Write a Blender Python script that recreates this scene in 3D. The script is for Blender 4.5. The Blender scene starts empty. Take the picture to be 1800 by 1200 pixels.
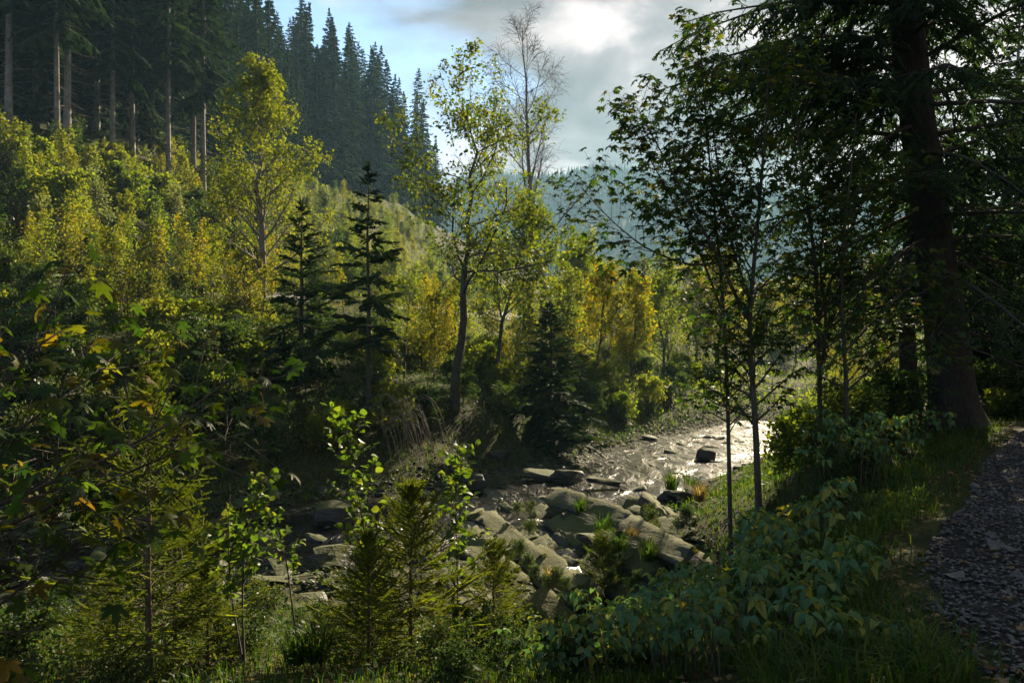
import bpy, math
import numpy as np

# ------------------------------------------------------------------ camera, sky, sun, exposure
scene = bpy.context.scene
COL = scene.collection
CAMZ, F = 1.65, 1400.0            # eye height in metres, focal length in photo pixels (1800 wide)
cam = bpy.data.cameras.new('camera')
cam.lens, cam.sensor_width, cam.clip_end = 28.0, 36.0, 6000.0
cam_o = bpy.data.objects.new('camera', cam); COL.objects.link(cam_o)
cam_o.location = (0, 0, CAMZ); cam_o.rotation_euler = (math.radians(90), 0, 0)
scene.camera = cam_o

SUN_AZ, SUN_EL = math.radians(24.5), math.radians(27.0)      # azimuth right of +Y
SUN_DIR = np.array([math.sin(SUN_AZ)*math.cos(SUN_EL), math.cos(SUN_AZ)*math.cos(SUN_EL), math.sin(SUN_EL)])
world = bpy.data.worlds.new('World'); scene.world = world; world.use_nodes = True
def build_sky():
    nt = world.node_tree; N, L = nt.nodes, nt.links
    N.clear()
    out = N.new('ShaderNodeOutputWorld'); bg = N.new('ShaderNodeBackground'); bg.inputs['Strength'].default_value = 0.058
    L.new(bg.outputs[0], out.inputs[0])
    sky = N.new('ShaderNodeTexSky'); sky.sky_type = 'NISHITA'; sky.sun_disc = False
    sky.sun_elevation = SUN_EL; sky.sun_rotation = SUN_AZ; sky.dust_density = .25; sky.ozone_density = 2.5
    tc = N.new('ShaderNodeTexCoord')
    sep = N.new('ShaderNodeSeparateXYZ'); L.new(tc.outputs['Generated'], sep.inputs[0])
    mp = N.new('ShaderNodeMapping'); mp.inputs['Scale'].default_value = (1, 1, 1.9); mp.inputs['Location'].default_value = (.35, .1, .3)
    L.new(tc.outputs['Generated'], mp.inputs[0])
    n1 = N.new('ShaderNodeTexNoise'); n1.inputs['Scale'].default_value = 3.2; n1.inputs['Detail'].default_value = 7
    n1.inputs['Roughness'].default_value = .52; n1.inputs['Distortion'].default_value = .35
    L.new(mp.outputs[0], n1.inputs['Vector'])
    n2 = N.new('ShaderNodeTexNoise'); n2.inputs['Scale'].default_value = 4.6; n2.inputs['Detail'].default_value = 8
    n2.inputs['Roughness'].default_value = .5; n2.inputs['Distortion'].default_value = .3
    L.new(mp.outputs[0], n2.inputs['Vector'])
    # cover: thinner towards the left of the view, full to the right
    m = N.new('ShaderNodeMath'); m.operation = 'MULTIPLY_ADD'; m.inputs[1].default_value = 1.3; m.inputs[2].default_value = .17
    L.new(sep.outputs[0], m.inputs[0])
    a = N.new('ShaderNodeMath'); a.operation = 'ADD'; L.new(n1.outputs[0], a.inputs[0]); L.new(m.outputs[0], a.inputs[1])
    r1 = N.new('ShaderNodeValToRGB'); r1.color_ramp.elements[0].position = .43; r1.color_ramp.elements[1].position = .58
    L.new(a.outputs[0], r1.inputs[0])
    r2 = N.new('ShaderNodeValToRGB')
    e = r2.color_ramp.elements
    e[0].position, e[0].color = .40, (.20, .175, .18, 1)
    e[1].position, e[1].color = .62, (1.15, .97, .91, 1)
    k = e.new(.5); k.color = (.42, .365, .36, 1)
    L.new(n2.outputs[0], r2.inputs[0])
    sc = N.new('ShaderNodeVectorMath'); sc.operation = 'SCALE'; sc.inputs['Scale'].default_value = 4.4
    # clouds are brighter where the sun stands behind them
    dt = N.new('ShaderNodeVectorMath'); dt.operation = 'DOT_PRODUCT'; dt.inputs[1].default_value = tuple(SUN_DIR); L.new(tc.outputs['Generated'], dt.inputs[0])
    mxx = N.new('ShaderNodeMath'); mxx.operation = 'MAXIMUM'; mxx.inputs[1].default_value = 0; L.new(dt.outputs['Value'], mxx.inputs[0])
    pw = N.new('ShaderNodeMath'); pw.operation = 'POWER'; pw.inputs[1].default_value = 7; L.new(mxx.outputs[0], pw.inputs[0])
    gl_ = N.new('ShaderNodeMath'); gl_.operation = 'MULTIPLY_ADD'; gl_.inputs[1].default_value = 3.6; gl_.inputs[2].default_value = 3.3; L.new(pw.outputs[0], gl_.inputs[0])
    L.new(gl_.outputs[0], sc.inputs['Scale'])
    L.new(r2.outputs[0], sc.inputs[0])
    hs = N.new('ShaderNodeHueSaturation'); hs.inputs['Value'].default_value = 1.0; hs.inputs['Saturation'].default_value = 1.0
    L.new(sky.outputs[0], hs.inputs['Color'])
    mx = N.new('ShaderNodeMix'); mx.data_type = 'RGBA'
    L.new(r1.outputs[0], mx.inputs[0]); L.new(hs.outputs[0], mx.inputs[6]); L.new(sc.outputs[0], mx.inputs[7])
    L.new(mx.outputs[2], bg.inputs[0])
build_sky()
sun = bpy.data.lights.new('sun', 'SUN'); sun.energy = 5.0; sun.angle = math.radians(.5); sun.color = (1.0, .83, .58)
sun_o = bpy.data.objects.new('sun', sun); COL.objects.link(sun_o)
from mathutils import Vector, Matrix
sun_o.rotation_euler = Vector(SUN_DIR).to_track_quat('Z', 'Y').to_euler(); sun_o.location = (20, 40, 40)
vs = scene.view_settings; vs.view_transform = 'Standard'; vs.look = 'None'; vs.exposure = 1.92; vs.gamma = 1.0
cy = scene.cycles
cy.max_bounces = 5; cy.diffuse_bounces = 2; cy.glossy_bounces = 2; cy.transmission_bounces = 4; cy.transparent_max_bounces = 8
cy.volume_bounces = 0; cy.use_denoising = True; cy.sample_clamp_indirect = 4.0; cy.sample_clamp_direct = 12.0
cy.caustics_reflective = False; cy.caustics_refractive = False

# ------------------------------------------------------------------ helpers
RNG = np.random.default_rng(7)
UP = np.array([0., 0., 1.])
def W(px, py, d):
    return np.array([(px-900)/F*d, d, CAMZ+(600-py)/F*d])
def nrm(v):
    return v/np.maximum(np.linalg.norm(v, axis=-1, keepdims=True), 1e-9)

class Geo:
    def __init__(s): s.v, s.f, s.n = [], {}, 0
    def add(s, v, f):
        v = np.asarray(v, float).reshape(-1, 3); f = np.asarray(f, int)
        s.v.append(v); s.f.setdefault(f.shape[1], []).append(f+s.n); s.n += len(v)
        return s
    def mesh(s, name, mat, smooth=False):
        me = bpy.data.meshes.new(name)
        if s.n:
            v = np.concatenate(s.v)
            loops, starts, c = [], [], 0
            for k, fl in s.f.items():
                a = np.concatenate(fl)
                starts.append(c+np.arange(len(a))*k); c += a.size; loops.append(a.ravel())
            loops = np.concatenate(loops); starts = np.concatenate(starts)
            me.vertices.add(len(v)); me.vertices.foreach_set('co', v.astype(np.float32).ravel())
            me.loops.add(len(loops)); me.loops.foreach_set('vertex_index', loops.astype(np.int32))
            me.polygons.add(len(starts)); me.polygons.foreach_set('loop_start', starts.astype(np.int32))
            if smooth: me.polygons.foreach_set('use_smooth', np.ones(len(starts), bool))
            me.update(calc_edges=True); me.validate()
        me.materials.append(mat)
        return me

def scatter(g, tv, tf, pos, Y, Z, scale):
    """copies of a template (base at origin, tip along +Y, face to +Z)"""
    n = len(pos)
    if n == 0: return g
    Y = nrm(Y); X = nrm(np.cross(Y, Z)); Z = np.cross(X, Y)
    s = np.asarray(scale, float)
    if s.ndim == 0: s = np.full((n, 3), float(s))
    elif s.ndim == 1: s = np.repeat(s[:, None], 3, 1)
    t = tv[None]*s[:, None, :]
    v = pos[:, None]+t[..., 0:1]*X[:, None]+t[..., 1:2]*Y[:, None]+t[..., 2:3]*Z[:, None]
    f = (tf[None]+(np.arange(n)*len(tv))[:, None, None]).reshape(-1, tf.shape[1])
    return g.add(v.reshape(-1, 3), f)

def tubes(g, P, R, sides=5):
    """P [n,k,3] polylines, R [n,k] radii"""
    P = np.asarray(P, float); R = np.asarray(R, float)
    if P.ndim == 2: P, R = P[None], R[None]
    n, k, _ = P.shape
    T = np.gradient(P, axis=1); T = nrm(T)
    ref = np.where(np.abs(T[..., 2:3]) > .9, np.array([1., .13, 0]), np.array([0., 0, 1.]))
    ref = np.repeat(ref[:, :1], k, 1)
    U = nrm(np.cross(T, ref)); V = np.cross(T, U)
    a = np.arange(sides)/sides*2*np.pi
    ring = P[:, :, None]+R[:, :, None, None]*(np.cos(a)[:, None]*U[:, :, None]+np.sin(a)[:, None]*V[:, :, None])
    i = np.arange(k-1)[:, None]*sides; j = np.arange(sides)[None]
    q = np.stack([i+j, i+(j+1) % sides, i+sides+(j+1) % sides, i+sides+j], -1).reshape(-1, 4)
    f = (q[None]+(np.arange(n)*k*sides)[:, None, None]).reshape(-1, 4)
    return g.add(ring.reshape(-1, 3), f)

def spawn(P, R, m, t0, t1, ang, length, k=5, trop=(0, 0, 0), wig=.1, rr=.5, rend=.25, rng=RNG, planar=False, angsd=8, rmax=None):
    """children of polylines; length is array-function of t; returns P,R,t of children"""
    n, kk, _ = P.shape
    t = t0+(t1-t0)*((np.arange(m)[None]+rng.random((n, m)))/m)
    fi = np.clip(t*(kk-1), 0, kk-1.001); i0 = fi.astype(int); fr = (fi-i0)[..., None]
    I = np.arange(n)[:, None]
    p = P[I, i0]*(1-fr)+P[I, i0+1]*fr
    T = nrm(P[I, i0+1]-P[I, i0]); r = R[I, i0]*(1-fr[..., 0])+R[I, i0+1]*fr[..., 0]
    ref = np.where(np.abs(T[..., 2:3]) > .92, np.array([1., .1, 0]), UP)
    u = nrm(np.cross(T, ref)); v = np.cross(u, T)
    if planar:
        sg = np.where(np.arange(m) % 2 == 0, 1., -1.)[None]
        az = np.where(sg > 0, 0., np.pi)+rng.normal(0, .28, (n, m))
    else:
        az = np.arange(m)[None]*2.39996+rng.random((n, 1))*6.28+rng.normal(0, .3, (n, m))
    A = np.radians(ang(t) if callable(ang) else ang)+np.radians(rng.normal(0, angsd, (n, m)))
    d = np.cos(A)[..., None]*T+np.sin(A)[..., None]*(np.cos(az)[..., None]*u+np.sin(az)[..., None]*v)
    plen = np.linalg.norm(np.diff(P, axis=1), axis=2).sum(1)[:, None]
    Ln = length(t, plen)*(1+rng.normal(0, .14, (n, m))).clip(.5, 1.5)
    d = d.reshape(-1, 3); p = p.reshape(-1, 3); Ln = Ln.reshape(-1); r = r.reshape(-1)
    out = [p]; trop = np.asarray(trop, float)
    for j in range(k-1):
        d = nrm(d+trop+rng.normal(0, wig, d.shape))
        p = p+d*(Ln/(k-1))[:, None]; out.append(p)
    C = np.stack(out, 1)
    r0 = r*rr
    if rmax is not None: r0 = np.minimum(r0, rmax)
    Rc = r0[:, None]*np.linspace(1, rend, k)[None]
    return C, Rc, t.reshape(-1)

def along(P, m, rng=RNG, t0=0.15, t1=1.0):
    """random points and tangents along polylines"""
    n, k, _ = P.shape
    t = t0+(t1-t0)*rng.random((n, m)); t[:, 0] = t1
    fi = np.clip(t*(k-1), 0, k-1.001); i0 = fi.astype(int); fr = (fi-i0)[..., None]; I = np.arange(n)[:, None]
    return (P[I, i0]*(1-fr)+P[I, i0+1]*fr).reshape(-1, 3), nrm(P[I, i0+1]-P[I, i0]).reshape(-1, 3)

# leaf templates ---------------------------------------------------------------
DIA_V = np.array([[0, 0, 0], [-.36, .45, .10], [0, 1, -.06], [.36, .45, .10]]); DIA_F = np.array([[0, 2, 1], [0, 3, 2]])
NEE_V = np.array([[-.5, 0, 0], [.5, 0, 0], [0, 1, 0]]); NEE_F = np.array([[0, 1, 2]])
TWG_V = np.array([[-.16, 0, 0], [.16, 0, 0], [.5, .38, -.05], [.2, .45, 0], [.34, .75, -.06], [0, 1, -.1], [-.3, .8, -.06], [-.2, .5, 0], [-.5, .33, -.05]])
TWG_F = np.array([[0, 1, 3], [1, 2, 3], [0, 3, 7], [0, 7, 8], [7, 3, 5], [3, 4, 5], [7, 5, 6]])
def oval_template(n=5, w=.33, droop=.22, fold=.1, tip=.85):
    ys = np.linspace(0, 1, n+2)
    wd = w*np.sin(np.pi*np.clip(ys, 0, 1)**tip)**.8
    v, f = [], []
    for i, y in enumerate(ys):
        z = -droop*y*y
        v += [[-wd[i], y, z+fold*wd[i]/w], [0, y, z], [wd[i], y, z+fold*wd[i]/w]]
    for i in range(n+1):
        a = i*3
        f += [[a, a+1, a+4, a+3], [a+1, a+2, a+5, a+4]]
    return np.array(v), np.array(f)
def maple_template(droop=.25, seed=0):
    rng = np.random.default_rng(seed)
    lob = [(-128, .48), (-112, .34), (-100, .62), (-72, .50), (-62, .78), (-52, .80), (-40, .60), (-27, .44), (-14, .82), (-9, .80), (0, 1.0)]
    lob = lob+[(-a, r) for a, r in lob[-2::-1]]
    o = [[0, 0, 0]]
    pts = []
    for a, r in lob:
        r = r*(1+rng.normal(0, .05)); A = math.radians(a)
        pts.append([math.sin(A)*r*.92, math.cos(A)*r])
    v = [[0, 0, 0]]+[[p[0], p[1], 0] for p in pts]
    # mid ring for curvature
    mid = [[p[0]*.52, p[1]*.52, 0] for p in pts]
    v += mid
    v = np.array(v); v[:, 1] += .0
    rr = np.hypot(v[:, 0], v[:, 1])
    ang = np.arctan2(v[:, 0], v[:, 1])
    v[:, 2] = -droop*rr**2+.05*np.cos(ang*5)*rr+rng.normal(0, .015, len(v))
    n = len(pts); f = []
    for i in range(n-1):
        f.append([0, 1+n+i+1, 1+n+i]); f.append([1+n+i, 1+n+i+1, 1+i+1]); f.append([1+n+i, 1+i+1, 1+i])
    return v, np.array(f)

# ------------------------------------------------------------------ materials
def new_mat(name):
    m = bpy.data.materials.new(name); m.use_nodes = True; m.node_tree.nodes.clear()
    return m, m.node_tree.nodes, m.node_tree.links
def ramp(N, stops):
    r = N.new('ShaderNodeValToRGB'); e = r.color_ramp.elements
    while len(e) > 1: e.remove(e[-1])
    e[0].position, e[0].color = stops[0][0], (*stops[0][1], 1)
    for p, c in stops[1:]:
        k = e.new(p); k.color = (*c, 1)
    return r
def leaf_mat(name, cols, trans=.5, gloss=.05, rough=.4, objw=.0, tscale=1.5, ttint=(1.1, 1.0, .5)):
    m, N, L = new_mat(name)
    geo = N.new('ShaderNodeNewGeometry'); oi = N.new('ShaderNodeObjectInfo')
    a = N.new('ShaderNodeMath'); a.operation = 'MULTIPLY'; a.inputs[1].default_value = 1-objw; L.new(geo.outputs['Random Per Island'], a.inputs[0])
    b = N.new('ShaderNodeMath'); b.operation = 'MULTIPLY_ADD'; b.inputs[1].default_value = objw
    L.new(oi.outputs['Random'], b.inputs[0]); L.new(a.outputs[0], b.inputs[2])
    n = len(cols)
    r = ramp(N, [((i+.0)/max(n-1, 1), c) for i, c in enumerate(cols)]); L.new(b.outputs[0], r.inputs[0])
    # blotches inside each leaf
    tc = N.new('ShaderNodeTexCoord'); ns = N.new('ShaderNodeTexNoise'); ns.inputs['Scale'].default_value = 14
    L.new(tc.outputs['Object'], ns.inputs['Vector'])
    hv = N.new('ShaderNodeHueSaturation'); L.new(r.outputs[0], hv.inputs['Color'])
    mr = N.new('ShaderNodeMapRange'); mr.inputs[1].default_value = .3; mr.inputs[2].default_value = .7; mr.inputs[3].default_value = .7; mr.inputs[4].default_value = 1.25
    L.new(ns.outputs[0], mr.inputs[0]); L.new(mr.outputs[0], hv.inputs['Value'])
    df = N.new('ShaderNodeBsdfDiffuse'); L.new(hv.outputs[0], df.inputs[0])
    tl = N.new('ShaderNodeBsdfTranslucent')
    vm = N.new('ShaderNodeVectorMath'); vm.operation = 'MULTIPLY'; vm.inputs[1].default_value = tuple(tscale*c for c in ttint)
    L.new(hv.outputs[0], vm.inputs[0]); L.new(vm.outputs[0], tl.inputs[0])
    mx = N.new('ShaderNodeMixShader'); mx.inputs[0].default_value = trans; L.new(df.outputs[0], mx.inputs[1]); L.new(tl.outputs[0], mx.inputs[2])
    gl = N.new('ShaderNodeBsdfGlossy'); gl.inputs['Roughness'].default_value = rough+.1
    fr = N.new('ShaderNodeLayerWeight'); fr.inputs[0].default_value = .25
    fm = N.new('ShaderNodeMath'); fm.operation = 'MULTIPLY_ADD'; fm.inputs[1].default_value = gloss*.6; fm.inputs[2].default_value = gloss*.18
    L.new(fr.outputs['Fresnel'], fm.inputs[0])
    m2 = N.new('ShaderNodeMixShader'); L.new(fm.outputs[0], m2.inputs[0]); L.new(mx.outputs[0], m2.inputs[1]); L.new(gl.outputs[0], m2.inputs[2])
    out = N.new('ShaderNodeOutputMaterial'); L.new(m2.outputs[0], out.inputs[0])
    return m
def bark_mat(name, c0, c1, scale=(14, 14, 3), bump=.5, lich=None, rough=.85):
    m, N, L = new_mat(name)
    tc = N.new('ShaderNodeTexCoord'); mp = N.new('ShaderNodeMapping'); mp.inputs['Scale'].default_value = scale; L.new(tc.outputs['Object'], mp.inputs[0])
    ns = N.new('ShaderNodeTexNoise'); ns.inputs['Scale'].default_value = 1.6; ns.inputs['Detail'].default_value = 8; ns.inputs['Roughness'].default_value = .65; L.new(mp.outputs[0], ns.inputs['Vector'])
    r = ramp(N, [(.35, c0), (.65, c1)]); L.new(ns.outputs[0], r.inputs[0])
    src = r.outputs[0]
    if lich:
        n2 = N.new('ShaderNodeTexNoise'); n2.inputs['Scale'].default_value = 2.3; n2.inputs['Detail'].default_value = 5; L.new(tc.outputs['Object'], n2.inputs['Vector'])
        r2 = ramp(N, [(.5, (0, 0, 0)), (.62, (1, 1, 1))]); L.new(n2.outputs[0], r2.inputs[0])
        mx = N.new('ShaderNodeMix'); mx.data_type = 'RGBA'; L.new(r2.outputs[0], mx.inputs[0]); L.new(src, mx.inputs[6]); mx.inputs[7].default_value = (*lich, 1); src = mx.outputs[2]
    bs = N.new('ShaderNodeBsdfPrincipled'); bs.inputs['Roughness'].default_value = rough; L.new(src, bs.inputs['Base Color'])
    if 'Specular IOR Level' in bs.inputs: bs.inputs['Specular IOR Level'].default_value = .25
    bp = N.new('ShaderNodeBump'); bp.inputs['Strength'].default_value = bump; bp.inputs['Distance'].default_value = .03; L.new(ns.outputs[0], bp.inputs['Height']); L.new(bp.outputs[0], bs.inputs['Normal'])
    out = N.new('ShaderNodeOutputMaterial'); L.new(bs.outputs[0], out.inputs[0])
    return m
def rock_mat(name, c0, c1, moss_sunlit, moss_sunlit_amt=.5, wet=.5):
    m, N, L = new_mat(name)
    tc = N.new('ShaderNodeTexCoord'); geo = N.new('ShaderNodeNewGeometry'); oi = N.new('ShaderNodeObjectInfo')
    ns = N.new('ShaderNodeTexNoise'); ns.inputs['Scale'].default_value = 3; ns.inputs['Detail'].default_value = 10; ns.inputs['Roughness'].default_value = .65; L.new(geo.outputs['Position'], ns.inputs['Vector'])
    mp = N.new('ShaderNodeMapping'); mp.inputs['Scale'].default_value = (3, 3, 26); mp.inputs['Rotation'].default_value = (.5, .3, 0); L.new(tc.outputs['Object'], mp.inputs[0])
    st = N.new('ShaderNodeTexNoise'); st.inputs['Scale'].default_value = 1.0; st.inputs['Detail'].default_value = 5; L.new(mp.outputs[0], st.inputs['Vector'])
    r = ramp(N, [(.32, c0), (.68, c1)]); 
    av = N.new('ShaderNodeMath'); av.operation = 'MULTIPLY_ADD'; av.inputs[1].default_value = .5; L.new(st.outputs[0], av.inputs[0])
    hf = N.new('ShaderNodeMath'); hf.operation = 'MULTIPLY'; hf.inputs[1].default_value = .5; L.new(ns.outputs[0], hf.inputs[0]); L.new(hf.outputs[0], av.inputs[2])
    L.new(av.outputs[0], r.inputs[0])
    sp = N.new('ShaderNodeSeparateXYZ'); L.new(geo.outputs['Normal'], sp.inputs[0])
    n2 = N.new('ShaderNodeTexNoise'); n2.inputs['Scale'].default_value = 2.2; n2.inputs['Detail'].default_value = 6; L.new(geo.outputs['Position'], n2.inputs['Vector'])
    ad = N.new('ShaderNodeMath'); ad.operation = 'MULTIPLY_ADD'; ad.inputs[1].default_value = .55; L.new(sp.outputs[2], ad.inputs[0]); L.new(n2.outputs[0], ad.inputs[2])  # bright moss kept to upward faces, also painting in sunlit tops over dark sides
    r2 = ramp(N, [(1.02-moss_sunlit_amt*.3, (0, 0, 0)), (1.12-moss_sunlit_amt*.3, (1, 1, 1))])
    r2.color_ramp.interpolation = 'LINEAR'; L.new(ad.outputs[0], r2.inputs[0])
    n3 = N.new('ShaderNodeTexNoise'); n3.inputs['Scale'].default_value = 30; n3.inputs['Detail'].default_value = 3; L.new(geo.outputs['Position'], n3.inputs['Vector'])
    rm = ramp(N, [(.3, tuple(c*.5 for c in moss_sunlit)), (.7, moss_sunlit)]); L.new(n3.outputs[0], rm.inputs[0])
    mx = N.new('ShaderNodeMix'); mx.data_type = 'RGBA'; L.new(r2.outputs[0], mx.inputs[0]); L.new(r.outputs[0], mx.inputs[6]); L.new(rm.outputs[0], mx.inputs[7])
    bs = N.new('ShaderNodeBsdfPrincipled'); L.new(mx.outputs[2], bs.inputs['Base Color'])
    rg = N.new('ShaderNodeMapRange'); rg.inputs[3].default_value = .75-.35*wet; rg.inputs[4].default_value = .95; L.new(r2.outputs[0], rg.inputs[0]); L.new(rg.outputs[0], bs.inputs['Roughness'])
    bp = N.new('ShaderNodeBump'); bp.inputs['Strength'].default_value = .8; bp.inputs['Distance'].default_value = .06
    sm = N.new('ShaderNodeMath'); sm.operation = 'ADD'; L.new(av.outputs[0], sm.inputs[0])
    q = N.new('ShaderNodeMath'); q.operation = 'MULTIPLY'; q.inputs[1].default_value = .35; L.new(n3.outputs[0], q.inputs[0]); L.new(q.outputs[0], sm.inputs[1])
    L.new(sm.outputs[0], bp.inputs['Height']); L.new(bp.outputs[0], bs.inputs['Normal'])
    out = N.new('ShaderNodeOutputMaterial'); L.new(bs.outputs[0], out.inputs[0])
    return m
def ground_mat():
    m, N, L = new_mat('forest_floor')
    geo = N.new('ShaderNodeNewGeometry')
    ns = N.new('ShaderNodeTexNoise'); ns.inputs['Scale'].default_value = .9; ns.inputs['Detail'].default_value = 9; ns.inputs['Roughness'].default_value = .7; L.new(geo.outputs['Position'], ns.inputs['Vector'])
    r = ramp(N, [(.3, (.018, .015, .009)), (.45, (.03, .034, .012)), (.58, (.045, .05, .014)), (.72, (.075, .06, .026))]); L.new(ns.outputs[0], r.inputs[0])
    n2 = N.new('ShaderNodeTexNoise'); n2.inputs['Scale'].default_value = 18; n2.inputs['Detail'].default_value = 6; L.new(geo.outputs['Position'], n2.inputs['Vector'])
    bs = N.new('ShaderNodeBsdfPrincipled'); bs.inputs['Roughness'].default_value = .95; L.new(r.outputs[0], bs.inputs['Base Color'])
    bs.inputs['Specular IOR Level'].default_value = .1
    bp = N.new('ShaderNodeBump'); bp.inputs['Strength'].default_value = .9; bp.inputs['Distance'].default_value = .08; L.new(n2.outputs[0], bp.inputs['Height']); L.new(bp.outputs[0], bs.inputs['Normal'])
    out = N.new('ShaderNodeOutputMaterial'); L.new(bs.outputs[0], out.inputs[0])
    return m
def dirt_mat(name, stops, s1=5, s2=45, bump=.9, rough=.8):
    m, N, L = new_mat(name)
    geo = N.new('ShaderNodeNewGeometry')
    ns = N.new('ShaderNodeTexNoise'); ns.inputs['Scale'].default_value = s1; ns.inputs['Detail'].default_value = 10; ns.inputs['Roughness'].default_value = .72; L.new(geo.outputs['Position'], ns.inputs['Vector'])
    r = ramp(N, stops); L.new(ns.outputs[0], r.inputs[0])
    vo = N.new('ShaderNodeTexVoronoi'); vo.inputs['Scale'].default_value = s2; L.new(geo.outputs['Position'], vo.inputs['Vector'])
    hv = N.new('ShaderNodeHueSaturation'); L.new(r.outputs[0], hv.inputs['Color'])
    sp = N.new('ShaderNodeSeparateXYZ'); L.new(vo.outputs['Color'], sp.inputs[0])
    mr = N.new('ShaderNodeMapRange'); mr.inputs[3].default_value = .55; mr.inputs[4].default_value = 1.5; L.new(sp.outputs[0], mr.inputs[0]); L.new(mr.outputs[0], hv.inputs['Value'])
    bs = N.new('ShaderNodeBsdfPrincipled'); bs.inputs['Roughness'].default_value = rough; L.new(hv.outputs[0], bs.inputs['Base Color'])
    bs.inputs['Specular IOR Level'].default_value = .5 if rough < .75 else .08
    ad = N.new('ShaderNodeMath'); ad.operation = 'MULTIPLY_ADD'; ad.inputs[1].default_value = -.6; L.new(vo.outputs['Distance'], ad.inputs[0]); L.new(ns.outputs[0], ad.inputs[2])
    bp = N.new('ShaderNodeBump'); bp.inputs['Strength'].default_value = bump; bp.inputs['Distance'].default_value = .04; L.new(ad.outputs[0], bp.inputs['Height']); L.new(bp.outputs[0], bs.inputs['Normal'])
    out = N.new('ShaderNodeOutputMaterial'); L.new(bs.outputs[0], out.inputs[0])
    return m
def water_mat():
    m, N, L = new_mat('stream_water')
    geo = N.new('ShaderNodeNewGeometry'); mp = N.new('ShaderNodeMapping'); mp.inputs['Rotation'].default_value = (0, 0, math.radians(-24)); mp.inputs['Scale'].default_value = (1, .45, 1); L.new(geo.outputs['Position'], mp.inputs[0])
    ns = N.new('ShaderNodeTexNoise'); ns.inputs['Scale'].default_value = 1.7; ns.inputs['Detail'].default_value = 6; ns.inputs['Roughness'].default_value = .62; ns.inputs['Distortion'].default_value = .9; L.new(mp.outputs[0], ns.inputs['Vector'])
    bp = N.new('ShaderNodeBump'); bp.inputs['Strength'].default_value = 1.0; bp.inputs['Distance'].default_value = .09; L.new(ns.outputs[0], bp.inputs['Height'])
    fr = N.new('ShaderNodeFresnel'); fr.inputs[0].default_value = 1.33; L.new(bp.outputs[0], fr.inputs['Normal'])
    tr = N.new('ShaderNodeBsdfTransparent'); tr.inputs[0].default_value = (.40, .30, .16, 1)
    gl = N.new('ShaderNodeBsdfGlossy'); gl.inputs['Roughness'].default_value = .16; gl.inputs['Color'].default_value = (.95, .95, .95, 1); L.new(bp.outputs[0], gl.inputs['Normal'])
    mx = N.new('ShaderNodeMixShader'); L.new(fr.outputs[0], mx.inputs[0]); L.new(tr.outputs[0], mx.inputs[1]); L.new(gl.outputs[0], mx.inputs[2])
    out = N.new('ShaderNodeOutputMaterial'); L.new(mx.outputs[0], out.inputs[0])
    return m

M = {}
M['ground'] = ground_mat()
M['path'] = dirt_mat('path_gravel', [(.25, (.012, .0105, .009)), (.5, (.030, .027, .023)), (.75, (.066, .058, .048))], 5, 45, .9, .85)
M['road'] = dirt_mat('road_gravel', [(.3, (.13, .13, .125)), (.7, (.22, .215, .2))])
M['shoal'] = dirt_mat('shoal_gravel', [(.25, (.008, .007, .005)), (.42, (.018, .016, .010)), (.58, (.03, .034, .010)), (.75, (.05, .045, .03))], 2, 14, .9, .95)
M['water'] = water_mat()
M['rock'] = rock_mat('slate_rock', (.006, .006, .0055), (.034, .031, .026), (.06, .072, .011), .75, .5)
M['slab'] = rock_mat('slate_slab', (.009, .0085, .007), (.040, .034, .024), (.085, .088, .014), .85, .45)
M['path_stone'] = rock_mat('path_stone', (.028, .027, .025), (.12, .112, .10), (.05, .06, .02), .02, .3)
M['spruce_far'] = leaf_mat('spruce_needles_far', [(.008, .019, .010), (.015, .034, .012), (.026, .050, .013)], .28, .02, .5, .25, 1.2, (1, 1, .6))
M['spruce_mid'] = leaf_mat('spruce_needles', [(.009, .023, .008), (.017, .036, .009), (.03, .05, .010)], .3, .04, .45, 0, 1.3, (1, 1, .5))
M['spruce_young'] = leaf_mat('young_spruce_needles', [(.04, .072, .010), (.07, .105, .012), (.11, .13, .014)], .5, .06, .4, .3, 2.1, (1.1, 1, .25))
M['spruce_dark'] = leaf_mat('old_spruce_needles', [(.010, .024, .013), (.018, .04, .016), (.03, .055, .016)], .4, .05, .45, 0, 2.0, (1, 1, .5))
M['birch'] = leaf_mat('birch_leaves', [(.055, .092, .012), (.095, .124, .014), (.14, .145, .015), (.195, .16, .017)], .55, .05, .4, .35, 1.9, (1.05, 1, .25))
M['birch_green'] = leaf_mat('birch_green_leaves', [(.045, .085, .016), (.08, .12, .02), (.12, .15, .022), (.17, .16, .02)], .55, .05, .4, .4, 1.9, (1.05, 1, .28))
M['willow'] = leaf_mat('willow_leaves', [(.09, .12, .045), (.14, .17, .06), (.19, .2, .07)], .5, .06, .4, .4, 1.4, (1, 1, .6))
M['alder'] = leaf_mat('alder_leaves', [(.03, .06, .010), (.055, .09, .012), (.085, .115, .014), (.13, .13, .014)], .5, .07, .35, 0, 2.0, (1.05, 1, .3))
M['bush'] = leaf_mat('bush_leaves', [(.018, .045, .016), (.03, .065, .018), (.05, .08, .018), (.10, .09, .018)], .45, .07, .4, .3, 1.6, (1.05, 1, .4))
M['autumn'] = leaf_mat('autumn_leaves', [(.06, .10, .010), (.10, .135, .011), (.15, .16, .011), (.19, .16, .011), (.21, .125, .012)], .55, .05, .4, .08, 1.9, (1.05, 1, .25))
M['maple'] = leaf_mat('maple_leaves', [(.016, .038, .012), (.022, .05, .013), (.028, .06, .013), (.036, .07, .013), (.045, .078, .012), (.055, .085, .012), (.07, .09, .012), (.10, .10, .012), (.15, .11, .012), (.09, .045, .018)], .52, .05, .4, .9, 2.5, (1.05, 1, .3))
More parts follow.
